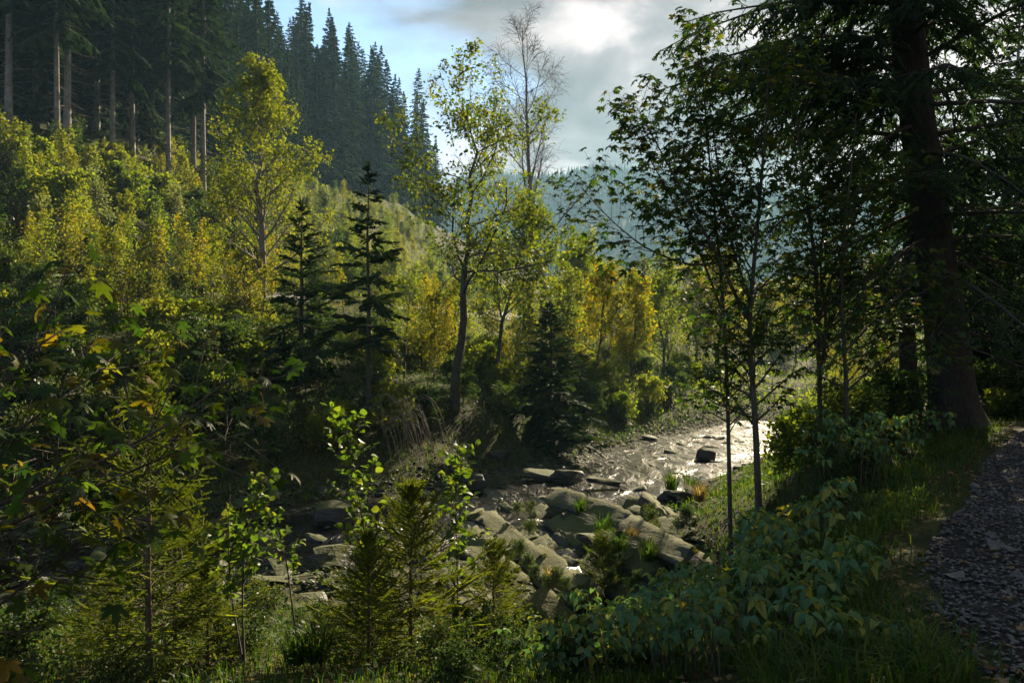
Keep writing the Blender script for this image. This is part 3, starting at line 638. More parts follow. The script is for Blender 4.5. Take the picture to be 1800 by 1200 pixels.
# the two big old spruces on the right
def big_spruce(seed, pts, radii, z0, z1, nbr, reach, ntw, sub, top_h, dead=26, hang=.16, flare=True, side_bias=None):
    """trunk through world points (relative to base), hanging comb branches"""
    rng = np.random.default_rng(seed)
    pts = np.asarray(pts, float); radii = np.asarray(radii, float)
    s = np.linspace(0, 1, 26); zz = pts[0, 2]+s**1.6*(pts[-1, 2]-pts[0, 2])
    P = np.stack([np.interp(zz, pts[:, 2], pts[:, 0]), np.interp(zz, pts[:, 2], pts[:, 1]), zz], -1); R = np.interp(zz, pts[:, 2], radii)
    trunk = Geo(); n = 22; a = np.arange(n)/n*6.283
    fl = np.clip(1-zz/1.1, 0, 1)[:, None]**2*(.45+.35*np.cos(a*5+1)[None]+.2*np.cos(a*3+2)[None])
    rr = R[:, None]*(1+fl*.75)+.012*np.cos(a*9)[None]+rng.normal(0, .006, (26, n))
    ring = P[:, None]+np.stack([rr*np.cos(a), rr*np.sin(a), np.zeros_like(rr)], -1)
    i = np.arange(25)[:, None]*n; j = np.arange(n)[None]
    trunk.add(ring.reshape(-1, 3), np.stack([i+j, i+(j+1) % n, i+n+(j+1) % n, i+n+j], -1).reshape(-1, 4))
    Pu = np.stack([np.interp(np.linspace(0, pts[-1, 2], 30), P[:, 2], P[:, c]) for c in range(3)], -1); Ru = np.interp(Pu[:, 2], P[:, 2], R)
    hT = pts[-1, 2]
    prof = lambda t, pl: reach*np.clip(((1-t)/(1-z0/hT)), .03, 1)**.8*(.7+.5*rng.random(t.shape))
    Bp, Br, bt = spawn(Pu[None], Ru[None], nbr, z0/hT, z1/hT, lambda t: 96-40*np.clip((t-.2)/.8, 0, 1), prof, k=8, trop=(0, 0, -.055), wig=.05, rr=.3, rend=.2, rng=rng, rmax=.05)
    if side_bias:
        n_, lo, hi = side_bias; zz2 = rng.uniform(lo, hi, n_); p = np.stack([np.interp(zz2, Pu[:, 2], Pu[:, c]) for c in range(3)], -1)
        d = nrm(np.stack([-np.ones(n_), rng.uniform(-.75, .55, n_), rng.uniform(-.05, .3, n_)], -1)); Ln = rng.uniform(3.2, 5.4, n_); o_ = [p]
        for j in range(7):
            d = nrm(d+np.array([0, 0, -.06])+rng.normal(0, .05, d.shape)); p = p+d*(Ln/7)[:, None]; o_.append(p)
        Bp = np.concatenate([Bp, np.stack(o_, 1)]); Br = np.concatenate([Br, np.repeat(.045*np.linspace(1, .2, 8)[None], n_, 0)])
    wood, crown = Geo(), Geo(); tubes(wood, Bp, Br, 4)
    Tp, Tr, _ = spawn(Bp, Br, ntw, .10, 1.0, 58, lambda t, pl: .28+.22*pl*(1.1-t), k=5, trop=(0, 0, -.10-hang), wig=.07, rr=.5, rng=rng, planar=True, rmax=.012)
    tubes(wood, Tp, Tr, 3)
    Sp, Sr, _ = spawn(Tp, Tr, sub, .1, 1.0, 46, lambda t, pl: .07+.28*pl*(1.1-t), k=3, trop=(0, 0, -.15-hang), wig=.12, rr=.5, rng=rng, planar=True)
    Qp, Qr, _ = spawn(Sp, Sr, 4, .1, 1.0, 42, lambda t, pl: .045+.30*pl*(1.1-t), k=3, trop=(0, 0, -.1), wig=.12, rr=.5, rng=rng)
    for A, w in ((Tp[:, 1:], .075), (Sp, .06), (Qp, .045)):
        p0 = A[:, 0]; d = A[:, -1]-A[:, 0]; L = np.linalg.norm(d, axis=1)*1.15
        nn = nrm(np.cross(np.cross(nrm(d), UP), nrm(d))+rng.normal(0, .8, d.shape))
        scatter(crown, DIA_V, DIA_F, p0, d, nn, np.stack([np.full(len(L), w)*rng.uniform(.6, 1.2, len(L)), L, L*.3], -1))
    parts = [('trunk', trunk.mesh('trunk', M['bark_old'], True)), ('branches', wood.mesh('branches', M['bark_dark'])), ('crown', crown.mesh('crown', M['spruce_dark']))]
    if dead:
        dg = Geo()
        Dp, Dr, _ = spawn(Pu[None], Ru[None], dead, 1.6/hT, (z0+1.2)/hT, 100, lambda t, pl: 1.0+1.5*rng.random(t.shape), k=6, trop=(0, 0, -.07), wig=.12, rr=.1, rend=.3, rng=rng, rmax=.03)
        tubes(dg, Dp, Dr, 4)
        D2, D2r, _ = spawn(Dp, Dr, 6, .25, .95, 48, lambda t, pl: pl*.3, k=4, trop=(0, 0, -.12), wig=.15, rr=.6, rng=rng, planar=True); tubes(dg, D2, D2r, 3)
        parts.append(('dead_branches', dg.mesh('dead_branches', M['bark_dark'])))
    return parts
b0 = np.array([*on(1682, 15.0)])
tp = lambda px, py: W(px, py, 15.0)-b0
bs1 = big_spruce(401, [(0, 0, 0), tp(1662, 560), tp(1640, 400), tp(1612, 200), tp(1590, 0), tp(1560, -500), tp(1545, -900)], [.44, .36, .33, .31, .28, .18, .04], 2.9, 15.6, 80, 4.9, 24, 9, 16, side_bias=(20, 6.0, 9.6))
thing('old_spruce', bs1, tuple(b0-np.array([0, 0, .12])), 0, 1, 'massive leaning old spruce with flared trunk beside the footpath', 'tree')
b1 = np.array([*on(1600, 19.0)])
tp = lambda px, py: W(px, py, 19.0)-b1
bs2 = big_spruce(402, [(0, 0, 0), tp(1594, 570), tp(1606, 300), tp(1590, 0), tp(1570, -500)], [.22, .17, .14, .10, .03], 2.7, 15, 64, 4.6, 22, 8, 15, dead=22)
thing('old_spruce', bs2, tuple(b1-np.array([0, 0, .1])), 0, 1, 'second old spruce behind and left of the massive trunk', 'tree')
x3, y3_ = 14.3, 19.5
thing('old_spruce', bs2, (x3, y3_, H(x3, y3_)-.1), 2.2, 1.05, 'old spruce whose drooping branches fill the right photo edge', 'tree')
for (x, y, r_, l) in [(19, 30, 1, 'dark spruce in the wood behind the massive trunk at right'), (24, 33, 2, 'spruce at the right edge far behind the path'), (28, 44, 0, 'farthest dark spruce in the right-hand wood'), (14.2, 24.5, 5, 'dark spruce added behind the second old spruce to shade the path'), (17.6, 26.5, 3, 'dark spruce added right of the path bend to shade the path')]:  # the pair nearest the path is added to keep the sun off it
    thing('spruce_tree', full[int(r_) % 3], (x, y, H(x, y)-.1), r_, .55 if y < 27 else .7, l, 'tree')

# ------------------------------------------------------------------ deciduous trees
def leaves_on(g, P, m, size, rng, tv=DIA_V, tf=DIA_F, up=.55, spread=.03, t0=.2, jit=.35):
    p, T = along(P, m, rng, t0)
    n = len(p)
    d = nrm(T*.4+rng.normal(0, .7, (n, 3))+np.array([0, 0, -.15])); z = nrm(UP*up+rng.normal(0, .55, (n, 3)))
    scatter(g, tv, tf, p+rng.normal(0, spread, (n, 3)), d, z, size*rng.uniform(1-jit, 1+jit, n))
def broadleaf(seed, trunk_pts, r0, levels, leaf=None, mat='birch', bark='bark_dark', r_end=.15, leaf_levels=1, sides=6):
    rng = np.random.default_rng(seed)
    tp_ = np.asarray(trunk_pts, float); s = np.linspace(0, 1, 14); ss = np.concatenate([[0], np.cumsum(np.linalg.norm(np.diff(tp_, axis=0), axis=1))]); ss /= ss[-1]
    P = np.stack([np.interp(s, ss, tp_[:, c]) for c in range(3)], -1); P[1:-1] += rng.normal(0, r0*.35, (12, 3))
    R = r0*(1-s*(1-r_end)); R[0] *= 1.25
    trunk = Geo(); tubes(trunk, P, R, 9)
    wood = Geo(); cur = [(P[None], R[None])]; last = []
    for lv in levels:
        src = cur[-1]
        C, Rc, t = spawn(src[0], src[1], lv['n'], lv.get('t0', .2), lv.get('t1', 1.0), lv.get('ang', 45), lv['len'], k=lv.get('k', 5), trop=lv.get('trop', (0, 0, .03)), wig=lv.get('wig', .12), rr=lv.get('rr', .5), rend=.3, rng=rng, angsd=lv.get('sd', 10))
        Rc = np.maximum(Rc, lv.get('rmin', .002))
        tubes(wood, C, Rc, lv.get('sides', 3)); cur.append((C, Rc))
    parts = [('trunk', trunk.mesh('trunk', M[bark], True)), ('branches', wood.mesh('branches', M[bark], True))]
    if leaf:
        cg = Geo()
        for q in range(leaf_levels): leaves_on(cg, cur[-1-q][0], leaf['m'] if q == 0 else leaf['m']//2+1, leaf['size'], rng, spread=leaf.get('spread', .04))
        parts.append(('crown', cg.mesh('crown', M[mat])))
    return parts

# main alder
ab = np.array(on(800, 24.5)); al = lambda px, py, dd=0: W(px, py, 24.5+dd)-ab
alder = broadleaf(501, [(0, 0, 0), al(806, 620), al(818, 500), al(824, 400), al(832, 300), al(838, 270), al(826, 225), al(815, 190)], .15, [
    dict(n=19, t0=.36, t1=.97, ang=lambda t: 74-20*t, len=lambda t, pl: pl*(.48-.28*t), k=7, trop=(0, 0, .05), wig=.14, rr=.45, sides=5),
    dict(n=9, t0=.22, ang=48, len=lambda t, pl: pl*.42*(1.15-t)+.2, k=5, trop=(0, 0, .02), wig=.16, rr=.5),
    dict(n=6, t0=.2, ang=45, len=lambda t, pl: pl*.4+.1, k=4, wig=.15, rr=.5)],
    dict(m=9, size=.105, spread=.06), 'alder', 'bark_dark', .12)
thing('alder_tree', alder, tuple(ab), 0, 1, 'tall leaning alder with dark trunk and airy green crown', 'tree')
ab2 = np.array(on(872, 28.5))
alder2 = broadleaf(502, [(0, 0, 0), (.2, 0, 2.5), (.9, 0, 5), (1.3, .2, 5.8), (1.6, .2, 6.3)], .09, [
    dict(n=16, t0=.35, ang=60, len=lambda t, pl: pl*(.44-.25*t), k=6, trop=(0, 0, .03), wig=.14, rr=.5, sides=4),
    dict(n=8, t0=.2, ang=48, len=lambda t, pl: pl*.42*(1.15-t)+.2, k=5, wig=.16, rr=.5),
    dict(n=5, t0=.2, ang=45, len=lambda t, pl: pl*.4+.1, k=4, wig=.15, rr=.5)], dict(m=12, size=.105, spread=.06), 'alder', 'bark_dark')
thing('alder_tree', alder2, tuple(ab2), 0, 1, 'leafy alder just right of the tall leaning alder', 'tree')
# bare birch
bb = np.array(on(958, 33)); al = lambda px, py: W(px, py, 33)-bb
bare = broadleaf(503, [(0, 0, 0), al(952, 500), al(934, 380), al(929, 280), al(926, 180), al(922, 100), al(918, 48)], .17, [
    dict(n=26, t0=.32, t1=.98, ang=lambda t: 42-8*t, len=lambda t, pl: pl*(.42-.34*t), k=8, trop=(0, 0, .05), wig=.09, rr=.42, sides=4, rmin=.008),
    dict(n=10, t0=.25, ang=38, len=lambda t, pl: pl*.38*(1.15-t)+.2, k=6, trop=(0, 0, .0), wig=.12, rr=.5, rmin=.006),
    dict(n=8, t0=.15, ang=40, len=lambda t, pl: pl*.5+.1, k=5, trop=(0, 0, -.08), wig=.14, rr=.5, rmin=.005)], dict(m=1, size=.05), 'autumn', 'bark_birch', .08)
thing('bare_birch', bare[:2], tuple(bb), 0, 1, 'tall leafless birch with fine twigs against the clouds', 'tree')
# yellow birch
yb = np.array(on(463, 30)); al = lambda px, py: W(px, py, 30)-yb
ybirch = broadleaf(504, [(0, 0, 0), al(464, 470), al(455, 380), al(456, 300), al(458, 200), al(455, 105)], .16, [
    dict(n=38, t0=.2, t1=.95, ang=lambda t: 62-26*t, len=lambda t, pl: pl*(.36*(1-t)**.9+.035), k=6, trop=(0, 0, .06), wig=.12, rr=.4, sides=4),
    dict(n=9, t0=.2, ang=45, len=lambda t, pl: pl*.42*(1.15-t)+.15, k=5, wig=.16, rr=.5),
    dict(n=6, t0=.2, ang=45, len=lambda t, pl: pl*.4+.1, k=4, wig=.15, rr=.5)], dict(m=7, size=.10, spread=.06), 'birch', 'bark_birch')
thing('yellow_birch', ybirch, tuple(yb), 0, 1, 'large cone-shaped yellow birch in front of the spruce forest', 'tree')

# generic young trees for the far bank and hillside
def sapling(seed, hgt, spread, n1, n2, m, size, mat, bark='twig', t0=.2, lean=.1, n3=0, nst=1):
    rng = np.random.default_rng(seed)
    stem, wood, cg = Geo(), Geo(), Geo()
    for s in range(nst):
        a = rng.random()*6.28; l = lean*hgt*(1 if nst == 1 else 2.2)
        top = np.array([l*math.cos(a), l*math.sin(a), hgt*rng.uniform(.75, 1.0)]); kk = np.linspace(0, 1, 8)[:, None]
        P = kk*top*np.array([1, 1, 1])+np.array([0, 0, 1])*0+rng.normal(0, .012*hgt, (8, 3))*kk
        P[:, :2] *= (.4+.6*kk)
        R = hgt*.0075*(1-.85*kk[:, 0])
        tubes(stem, P, R, 5)
        B, Br, _ = spawn(P[None], R[None], n1, t0, .99, lambda t: 60-25*t, lambda t, pl: spread*(1.1-t)**.7, k=5, trop=(0, 0, .06), wig=.14, rr=.5, rng=rng)
        tubes(wood, B, Br, 3)
        C, Cr, _ = spawn(B, Br, n2, .2, 1, 45, lambda t, pl: pl*.45*(1.2-t)+.06, k=4, wig=.15, rr=.6, rng=rng)
        tubes(wood, C, Cr, 3)
        leaves_on(cg, C, m, size, rng, spread=.05*spread+.01); leaves_on(cg, B, m, size, rng, spread=.03)
        leaves_on(cg, P[None, 4:], m*3, size, rng, spread=.04)
    return [('stem', stem.mesh('stem', M[bark], True)), ('twigs', wood.mesh('twigs', M[bark])), ('foliage', cg.mesh('foliage', M[mat]))]
birchlings = [sapling(600+i, 3.2, .95, 22, 4, 4, .125, ['birch', 'birch_green', 'birch', 'willow', 'bush', 'birch_green'][i], 'twig', .1, .06, nst=[2, 3, 2, 3, 2, 3][i]) for i in range(6)]
rng = np.random.default_rng(21)
slope_shrubs = []
GB = 'young birches and willows crowding the sunny slope'
def rand_hill(n, poly_y, f):
    pass
nb = 0; tries = 0
while nb < 290 and tries < 6000:
    tries += 1
    y = rng.uniform(30, 130) if rng.random() < .8 else rng.uniform(30, 60)
    ex = np.interp(y, edge[:, 1], edge[:, 0]); rx = np.interp(y, [17, 26, 33.3, 38.8, 47, 55.8, 70, 95, 160], [-24.5, -21.6, -18.3, -15.3, -9.9, -7.4, -3.5, 2, 8])
    x = rng.uniform(ex-.5, rx-1.6)
    px = 900+x/y*F
    if px < -60 or px > 860: continue
    kind = rng.integers(6); sc_ = rng.uniform(.35, 1.05)*(1+.003*y)*np.clip(.45+(x-ex)/9, .45, 1.0)
    pale = kind == 3
    zone = 'near the left edge of the slope' if px < 170 else 'below the tall bare spruce trunks' if px < 370 else 'around the large yellow birch' if px < 560 else 'behind the slim dark spruce' if px < 720 else 'behind the tall leaning alder'
    lb = ['yellow-leaved young birch', 'greenish young birch', 'yellow-leaved young birch', 'pale grey-green young willow', 'dark green young birch', 'greenish young birch'][kind]+' in the thicket '+zone
    thing('young_willow' if pale else 'young_birch', birchlings[kind], (x, y, H(x, y)-.05), rng.random()*6.28, sc_, lb, 'sapling', GB+', '+zone+': '+['yellow', 'green', 'yellow', 'pale', 'dark', 'green'][kind])
    nb += 1
for q in range(80):
    y = rng.uniform(30, 75); ex = np.interp(y, edge[:, 1], edge[:, 0]); rx = np.interp(y, [17, 26, 33.3, 38.8, 47, 55.8, 70, 95, 160], [-24.5, -21.6, -18.3, -15.3, -9.9, -7.4, -3.5, 2, 8]); x = rng.uniform(ex+1, rx-1.8); px = 900+x/y*F
    if px < -60: continue
    slope_shrubs.append((x, y, px))
print('birchlings', nb)

# saplings between stream and road
bank_sap = [sapling(620+i, 4.5, 1.1, 24, 5, 5, .095, ['birch_green', 'autumn', 'birch', 'bush'][i], 'twig', .22, .07, nst=[1, 2, 1, 2][i]) for i in range(4)]
GS = 'saplings on the far bank below the road'
nb = 0
while nb < 64:
    y = rng.uniform(24, 44); rx = np.interp(y, [17, 26, 33.3, 38.8, 47], [-24.5, -21.6, -18.3, -15.3, -9.9])
    x = rng.uniform(rx+1.6, np.interp(y, [24, 30, 36, 44], [-3, 1.5, 4.5, 7.5])); px = 900+x/y*F
    if px < -40 or px > 1100: continue
    if abs(px-560) < 90 and y < 30: continue
    kind = rng.integers(4); sc_ = rng.uniform(.5, .95)
    thing('bank_sapling', bank_sap[kind], (x, y, H(x, y)-.05), rng.random()*6.28, sc_, ['green birch sapling standing on the far bank below the road', 'autumn-tinted sapling standing on the far bank below the road', 'yellow birch sapling standing on the far bank below the road', 'dark green leafy sapling standing on the far bank'][kind], 'sapling', GS+': '+['green', 'autumn', 'yellow', 'dark'][kind])
    nb += 1
# autumn trees behind the stream bend
at = [broadleaf(640+i, [(0, 0, 0), (.1, 0, 2), (.3*(-1)**i, .2, 4), (.2, .1, 6.2)], .09, [
    dict(n=24, t0=.15, ang=lambda t: 62-22*t, len=lambda t, pl: pl*(.40-.28*t), k=6, trop=(0, 0, .06), wig=.13, rr=.45),
    dict(n=8, t0=.15, ang=46, len=lambda t, pl: pl*.45*(1.15-t)+.15, k=4, wig=.16, rr=.5)], dict(m=20, size=.15, spread=.14), ['autumn', 'birch_green', 'willow'][i], 'bark_dark', leaf_levels=1) for i in range(3)]
for (px, d, top, kd, l) in [(1050, 36, 470, 0, 'orange-tinted autumn tree left of the stream bend'), (1110, 38, 490, 0, 'bright yellow-green tree above the stumps at stream bend'), (1165, 44, 480, 1, 'green tree behind the stream bend below the hill'), (1175, 58, 460, 2, 'pale distant tree below the blue hill'), (1075, 60, 470, 2, 'pale distant tree left of the hill gap'), (1225, 62, 470, 0, 'yellowish distant tree behind the forked maple'), (1000, 42, 480, 1, 'green tree right of the bare birch'), (880, 40, 430, 1, 'green tree behind the tall leaning alder'), (915, 36, 500, 0, 'low yellow tree left of the bushy spruce'), (1030, 50, 475, 1, 'green tree under the bare birch'), (1290, 75, 500, 2, 'pale tree far up the stream'), (1400, 80, 500, 0, 'yellow tree at the far stream bank'), (1480, 60, 470, 1, 'green tree behind the second old spruce'), (1130, 75, 470, 2, 'faint pale tree in front of the blue hill')]:
    x = (px-900)/F*d; z = H(x, d); t_ = CAMZ+(600-top)/F*d
    thing('autumn_tree' if kd == 0 else 'valley_tree', at[kd], (x, d, z-.05), rng.random()*6.28, (t_-z)/6.2, l, 'tree')
nb = 0
while nb < 92:
    d = rng.uniform(48, 170); px = rng.uniform(960, 1560) if nb % 3 else rng.uniform(1310, 1480); x = (px-900)/F*d
    sx = np.interp(d, [46, 56, 72, 100, 150, 230], [15, 19, 26, 33, 48, 70])
    if d < 82 and abs(x-sx) < 3.6: continue
    kd = rng.integers(3); thing('valley_tree', at[kd], (x, d, H(x, d)-.1), rng.random()*6.28, rng.uniform(.9, 1.5), ['yellowish tree in the thicket far up the valley', 'green tree in the thicket far up the valley', 'pale grey-green tree in the thicket far up the valley'][kd], 'tree', 'trees far up the valley: '+['yellowish', 'green', 'pale'][kd]); nb += 1
# sunlit trees in the wood at the far right
for (px, d, top, kd, l) in [(1730, 30, 430, 1, 'sunlit tree behind the dead branches at right'), (1790, 34, 380, 0, 'yellow tree beyond the path at the right edge'), (1680, 40, 420, 1, 'green tree hidden behind the massive trunk'), (1640, 46, 420, 0, 'yellow-green tree between the two old spruces'), (1850, 26, 350, 1, 'green tree at the right border')]:
    x = (px-900)/F*d; z = H(x, d); t_ = CAMZ+(600-top)/F*d
    thing('valley_tree', at[kd], (x, d, z-.05), rng.random()*6.28, (t_-z)/6.2, l, 'tree')

# shrubs: undergrowth on the banks
shrubs = [sapling(660+i, 1.2, .6, 16, 5, 5, [.075, .06, .085, .07][i], ['bush', 'bush', 'birch_green', 'bush'][i], 'twig', .05, .12, nst=4) for i in range(4)]
for (x, y, px) in slope_shrubs:
    kind = rng.integers(4); zone = 'left of the bare spruce trunks' if px < 280 else 'left of the large yellow birch' if px < 460 else 'right of the large yellow birch'
    thing('shrub', shrubs[kind], (x, y, H(x, y)-.05), rng.random()*6.28, rng.uniform(1.1, 2.4), ('broad yellow-green bush on the sunny slope ' if kind == 2 else 'broad dark green bush on the sunny slope ')+zone, 'shrub', 'broad bushes on the slope '+zone+(': yellow' if kind == 2 else ': dark'))
GU = 'leafy undergrowth shrubs on the far bank'
nb = 0
while nb < 150:
    y = rng.uniform(17, 34); x = rng.uniform(-17, 7); px = 900+x/y*F
    if px < -60 or px > 1150: continue
    z = H(x, y)
    if z < -1.5 or z > 3.6: continue
    if x > np.interp(y, [17, 24, 30, 36], [-6, -1.5, 3.5, 7]): continue
    kind = rng.integers(4)
    zone = 'behind the foreground maple' if px < 260 else 'left of the broad young spruce' if px < 460 else 'below the two dark spruces' if px < 700 else 'around the foot of the tall alder' if px < 900 else 'around the black-green bushy spruce'
    thing('shrub', shrubs[kind], (x, y, z-.05), rng.random()*6.28, rng.uniform(.7, 1.4), ('yellowish-green' if kind == 2 else 'small-leaved green')+' undergrowth shrub across the stream '+zone, 'shrub', GU+', '+zone+(': yellowish' if kind == 2 else ': green'))
    nb += 1; continue
nb = 0
while nb < 46:
    y = rng.uniform(29, 56); x = np.interp(y, [29, 34.5, 46, 56], [3.2, 6.6, 11.2, 15])-rng.random()**1.5*7
    if H(x, y) < -1.85: continue
    kind = rng.integers(4); sz = rng.uniform(.35, .8)
    if rng.random() < .5: thing('bank_sapling', bank_sap[kind], (x, y, H(x, y)-.05), rng.random()*6.28, sz, ['green birch sapling at the stream bend above the gravel', 'autumn-tinted sapling at the stream bend above the gravel', 'yellow birch sapling at the stream bend above the gravel', 'dark green leafy sapling at the stream bend'][kind], 'sapling', 'saplings at the stream bend: '+str(['green', 'autumn', 'yellow', 'dark'][kind]))
    else: thing('shrub', shrubs[2 if kind < 3 else 0], (x, y, H(x, y)-.05), rng.random()*6.28, sz*1.7, 'sunlit yellow-green bush at the stream bend' if kind < 3 else 'green bush at the stream bend', 'shrub', 'bushes at the stream bend: '+('yellow' if kind < 3 else 'green'))
    nb += 1
for q in range(26):
    y = rng.uniform(33, 66); x = np.interp(y, [33, 46, 56, 72], [13.2, 18.6, 23, 30])+rng.random()*4
    kind = rng.integers(4)
    thing('bank_sapling', bank_sap[kind], (x, y, H(x, y)-.05), rng.random()*6.28, rng.uniform(.4, .85), ['green birch sapling on the right bank of the far stream', 'autumn-tinted sapling on the right bank of the far stream', 'yellow birch sapling on the right bank of the far stream', 'dark green sapling on the right bank of the far stream'][kind], 'sapling', 'saplings on the right bank: '+['green', 'autumn', 'yellow', 'dark'][kind])
for (x, y) in [(-18.4, 27.8), (-17.4, 29.2), (-16.6, 30.4), (-15.8, 31.2)]:
    thing('bank_sapling', bank_sap[1], (x, y, H(x, y)-.05), rng.random()*6.28, rng.uniform(.6, .8), 'autumn-tinted sapling on the road verge at the left edge', 'sapling', 'saplings on the road verge')
for (x, y) in [(-18.0, 28.6), (-17.8, 28.1), (-18.3, 29.2), (-20.4, 26.5), (-19.2, 28.5), (-18.2, 30.2), (-19.8, 29.3), (-20.9, 28.0)]:
    thing('shrub', shrubs[2], (x, y, H(x, y)-.05), rng.random()*6.28, rng.uniform(1.0, 1.5), 'yellow-green bush on the road verge at the left photo edge', 'shrub', 'bushes on the road verge')
GN = 'low leafy weeds on the near bank'
nb = 0
while nb < 28:
    y = rng.uniform(5.2, 9.5); x = rng.uniform(-6, 1.6); px = 900+x/y*F
    if px < -60 or px > 1120: continue
    if H(x, y) < -1.75: continue
    thing('weed', shrubs[rng.integers(2)], (x, y, H(x, y)-.03), rng.random()*6.28, rng.uniform(.2, .5), 'low dark leafy weed on the near bank '+('under the tallest young spruce' if px < 360 else 'left of the centre spruces' if px < 640 else 'in front of the centre spruces'), 'weed', GN+(' left' if px < 360 else ' middle' if px < 640 else ' centre'))
    nb += 1
nb = 0
while nb < 26:
    y = rng.uniform(5.8, 10.5); px = rng.uniform(1020, 1560); x = (px-900)/F*y; pd = float(path_dist(np.array([x]), np.array([y]))[0])
    if pd < 1.3 or H(x, y) < -1.9: continue
    thing('weed', shrubs[rng.integers(4)], (x, y, H(x, y)-.03), rng.random()*6.28, rng.uniform(.2, .36), 'small-leaved weed growing among the raspberry bushes', 'weed', 'weeds among the raspberries'); nb += 1
for q in range(26):
    px, py = rng.uniform(900, 1210), rng.uniform(880, 1010); z = -1.55; d = (CAMZ-z)*F/(py-600); x = (px-900)/F*d
    thing('weed', shrubs[rng.integers(2)], (x, d, max(H(x, d), -2.0)+.2), rng.random()*6.28, rng.uniform(.14, .28), 'small plant rooted between the ledges of the slate ridge', 'weed', 'plants on the slate ridge')
nb = 0
while nb < 46:
    y = rng.uniform(10, 30); x = rng.uniform(3.4, 24); pd = float(path_dist(np.array([x]), np.array([y]))[0]); px = 900+x/y*F
    if pd < 1.4 or px > 1840 or H(x, y) < -1.5: continue
    if (px > 1600 and y < 15) or (y < 26 and px < 1385): continue
    thing('shrub', shrubs[rng.integers(4)], (x, y, H(x, y)-.04), rng.random()*6.28, rng.uniform(.5, 1.1), 'shaded shrub under the old spruces beside the path', 'shrub', 'shrubs under the old spruces')
    nb += 1

# ------------------------------------------------------------------ rocks in the stream
def rock_mesh(seed, dims=(1, .8, .55), npts=15, mat='rock', sub=2, rough=.02):
    """angular broken stone: the hull of a few corners, its faces split and roughened"""
    import bmesh
    rng = np.random.default_rng(seed)
    p = rng.uniform(-1, 1, (npts, 3)); rd = .35 if npts < 30 else 1.0; p = p/(np.maximum(np.abs(p).max(1, keepdims=True), .35)*(1-rd)+np.linalg.norm(p, axis=1, keepdims=True)*rd)*rng.uniform(.75 if npts < 30 else .92, 1.0, (npts, 1))
    bm = bmesh.new()
    for c in p: bm.verts.new(c*.5)
    r = bmesh.ops.convex_hull(bm, input=bm.verts)
    junk = [e for e in r['geom_interior']+r['geom_unused'] if isinstance(e, bmesh.types.BMVert)]
    bmesh.ops.delete(bm, geom=list(set(junk)), context='VERTS')
    bmesh.ops.bevel(bm, geom=list(bm.edges), offset=.022, segments=1, affect='EDGES')
    bmesh.ops.triangulate(bm, faces=bm.faces)
    bmesh.ops.subdivide_edges(bm, edges=bm.edges, cuts=sub, use_grid_fill=True)
    v = np.array([q.co[:] for q in bm.verts])
    for q in range(5):
        k_ = rng.normal(0, 7+7*q, 3); v = v+nrm(v)*(np.sin(v@k_+rng.random()*6)*rough/(1+q*.6))[:, None]
    v = v*np.array(dims)
    for q, c in zip(bm.verts, v): q.co = c
    me = bpy.data.meshes.new('rock'); bm.to_mesh(me); bm.free(); me.materials.append(M[mat])
    return me
rocks = [rock_mesh(700+i, [(1, .8, .6), (1, .9, .45), (1, .6, .5), (1, .7, .7), (1, .85, .4), (1, .5, .35)][i]) for i in range(6)]
rocks.append(rock_mesh(799, (1, .85, .85), 46, 'rock', 1, .012))
rng = np.random.default_rng(31)
def put_rock(name, me, loc, sx, rot, label, group=None, cat='rock'):
    o = obj(name, me, None, loc, rot, sx); tag(o, label, cat, group); return o
# particular boulders  (px, py of foot, size m, mesh, label)
def spot(px, py, z):
    d = (CAMZ-z)*F/(py-600); return ((px-900)/F*d, d)
for (px, py, z, s, mi, rz, l) in [
    (1240, 806, -2.0, (.72, .6, .72), 6, .3, 'rounded dark boulder standing in the sparkling water'),
    (880, 812, -1.9, (1.3, .9, 1.2), 0, .8, 'mossy boulder at the foot of the far bank'),
    (835, 858, -1.95, (.75, .6, 1.1), 2, .4, 'upright mossy rock with a pale face left of the rapids'),
    (950, 838, -1.95, (1.3, 1.0, .7), 1, .2, 'flat mossy rock with pale wet top beside the gravel'),
    (1005, 840, -1.95, (1.4, .9, .75), 0, .5, 'long mossy rock at the head of the rapids'),
    (1062, 852, -1.95, (1.1, .7, .6), 5, .1, 'dark wet rock in the middle of the current'),
    (590, 915, -2.0, (1.1, .8, .8), 6, .5, 'smooth rounded boulder behind the alder sapling at left'),
    (568, 880, -2.0, (.6, .5, 1.0), 2, 1.2, 'jagged upright rock with a white crest at left'),
    (590, 985, -1.95, (1.0, .8, .65), 3, .9, 'grey faceted rock left of the young spruces'),
    (470, 1030, -1.9, (.9, .7, .5), 0, .2, 'pale rock catching sun in the left foreground'),
    (540, 1075, -1.8, (.8, .6, .5), 1, 2.2, 'lowest sunlit rock in the left foreground'),
    (1015, 925, -2.0, (1.0, .9, .8), 3, 1.0, 'dark steep rock above the brown pool'),
    (1200, 880, -1.8, (1.3, 1.0, .8), 0, .4, 'mossy grass-topped rock at the right end of the ridge'),
    (1050, 955, -1.9, (1.0, .8, .6), 1, .7, 'dark rock overgrown with grass in mid ridge'),
    (690, 850, -1.95, (1.2, .8, .6), 4, .7, 'mossy low rock left of the upright pale rock'),
    (740, 872, -1.95, (1.0, .8, .5), 1, .9, 'low mossy rock in the brown water behind the saplings'),
    (1140, 770, -1.95, (.9, .7, .4), 1, .2, 'flat mossy rock on the gravel shoal')]:
    x, y = spot(px, py, z)
    put_rock('boulder', rocks[mi], (x, y, z+s[2]*.12), s, (.1, .15, rz), l)
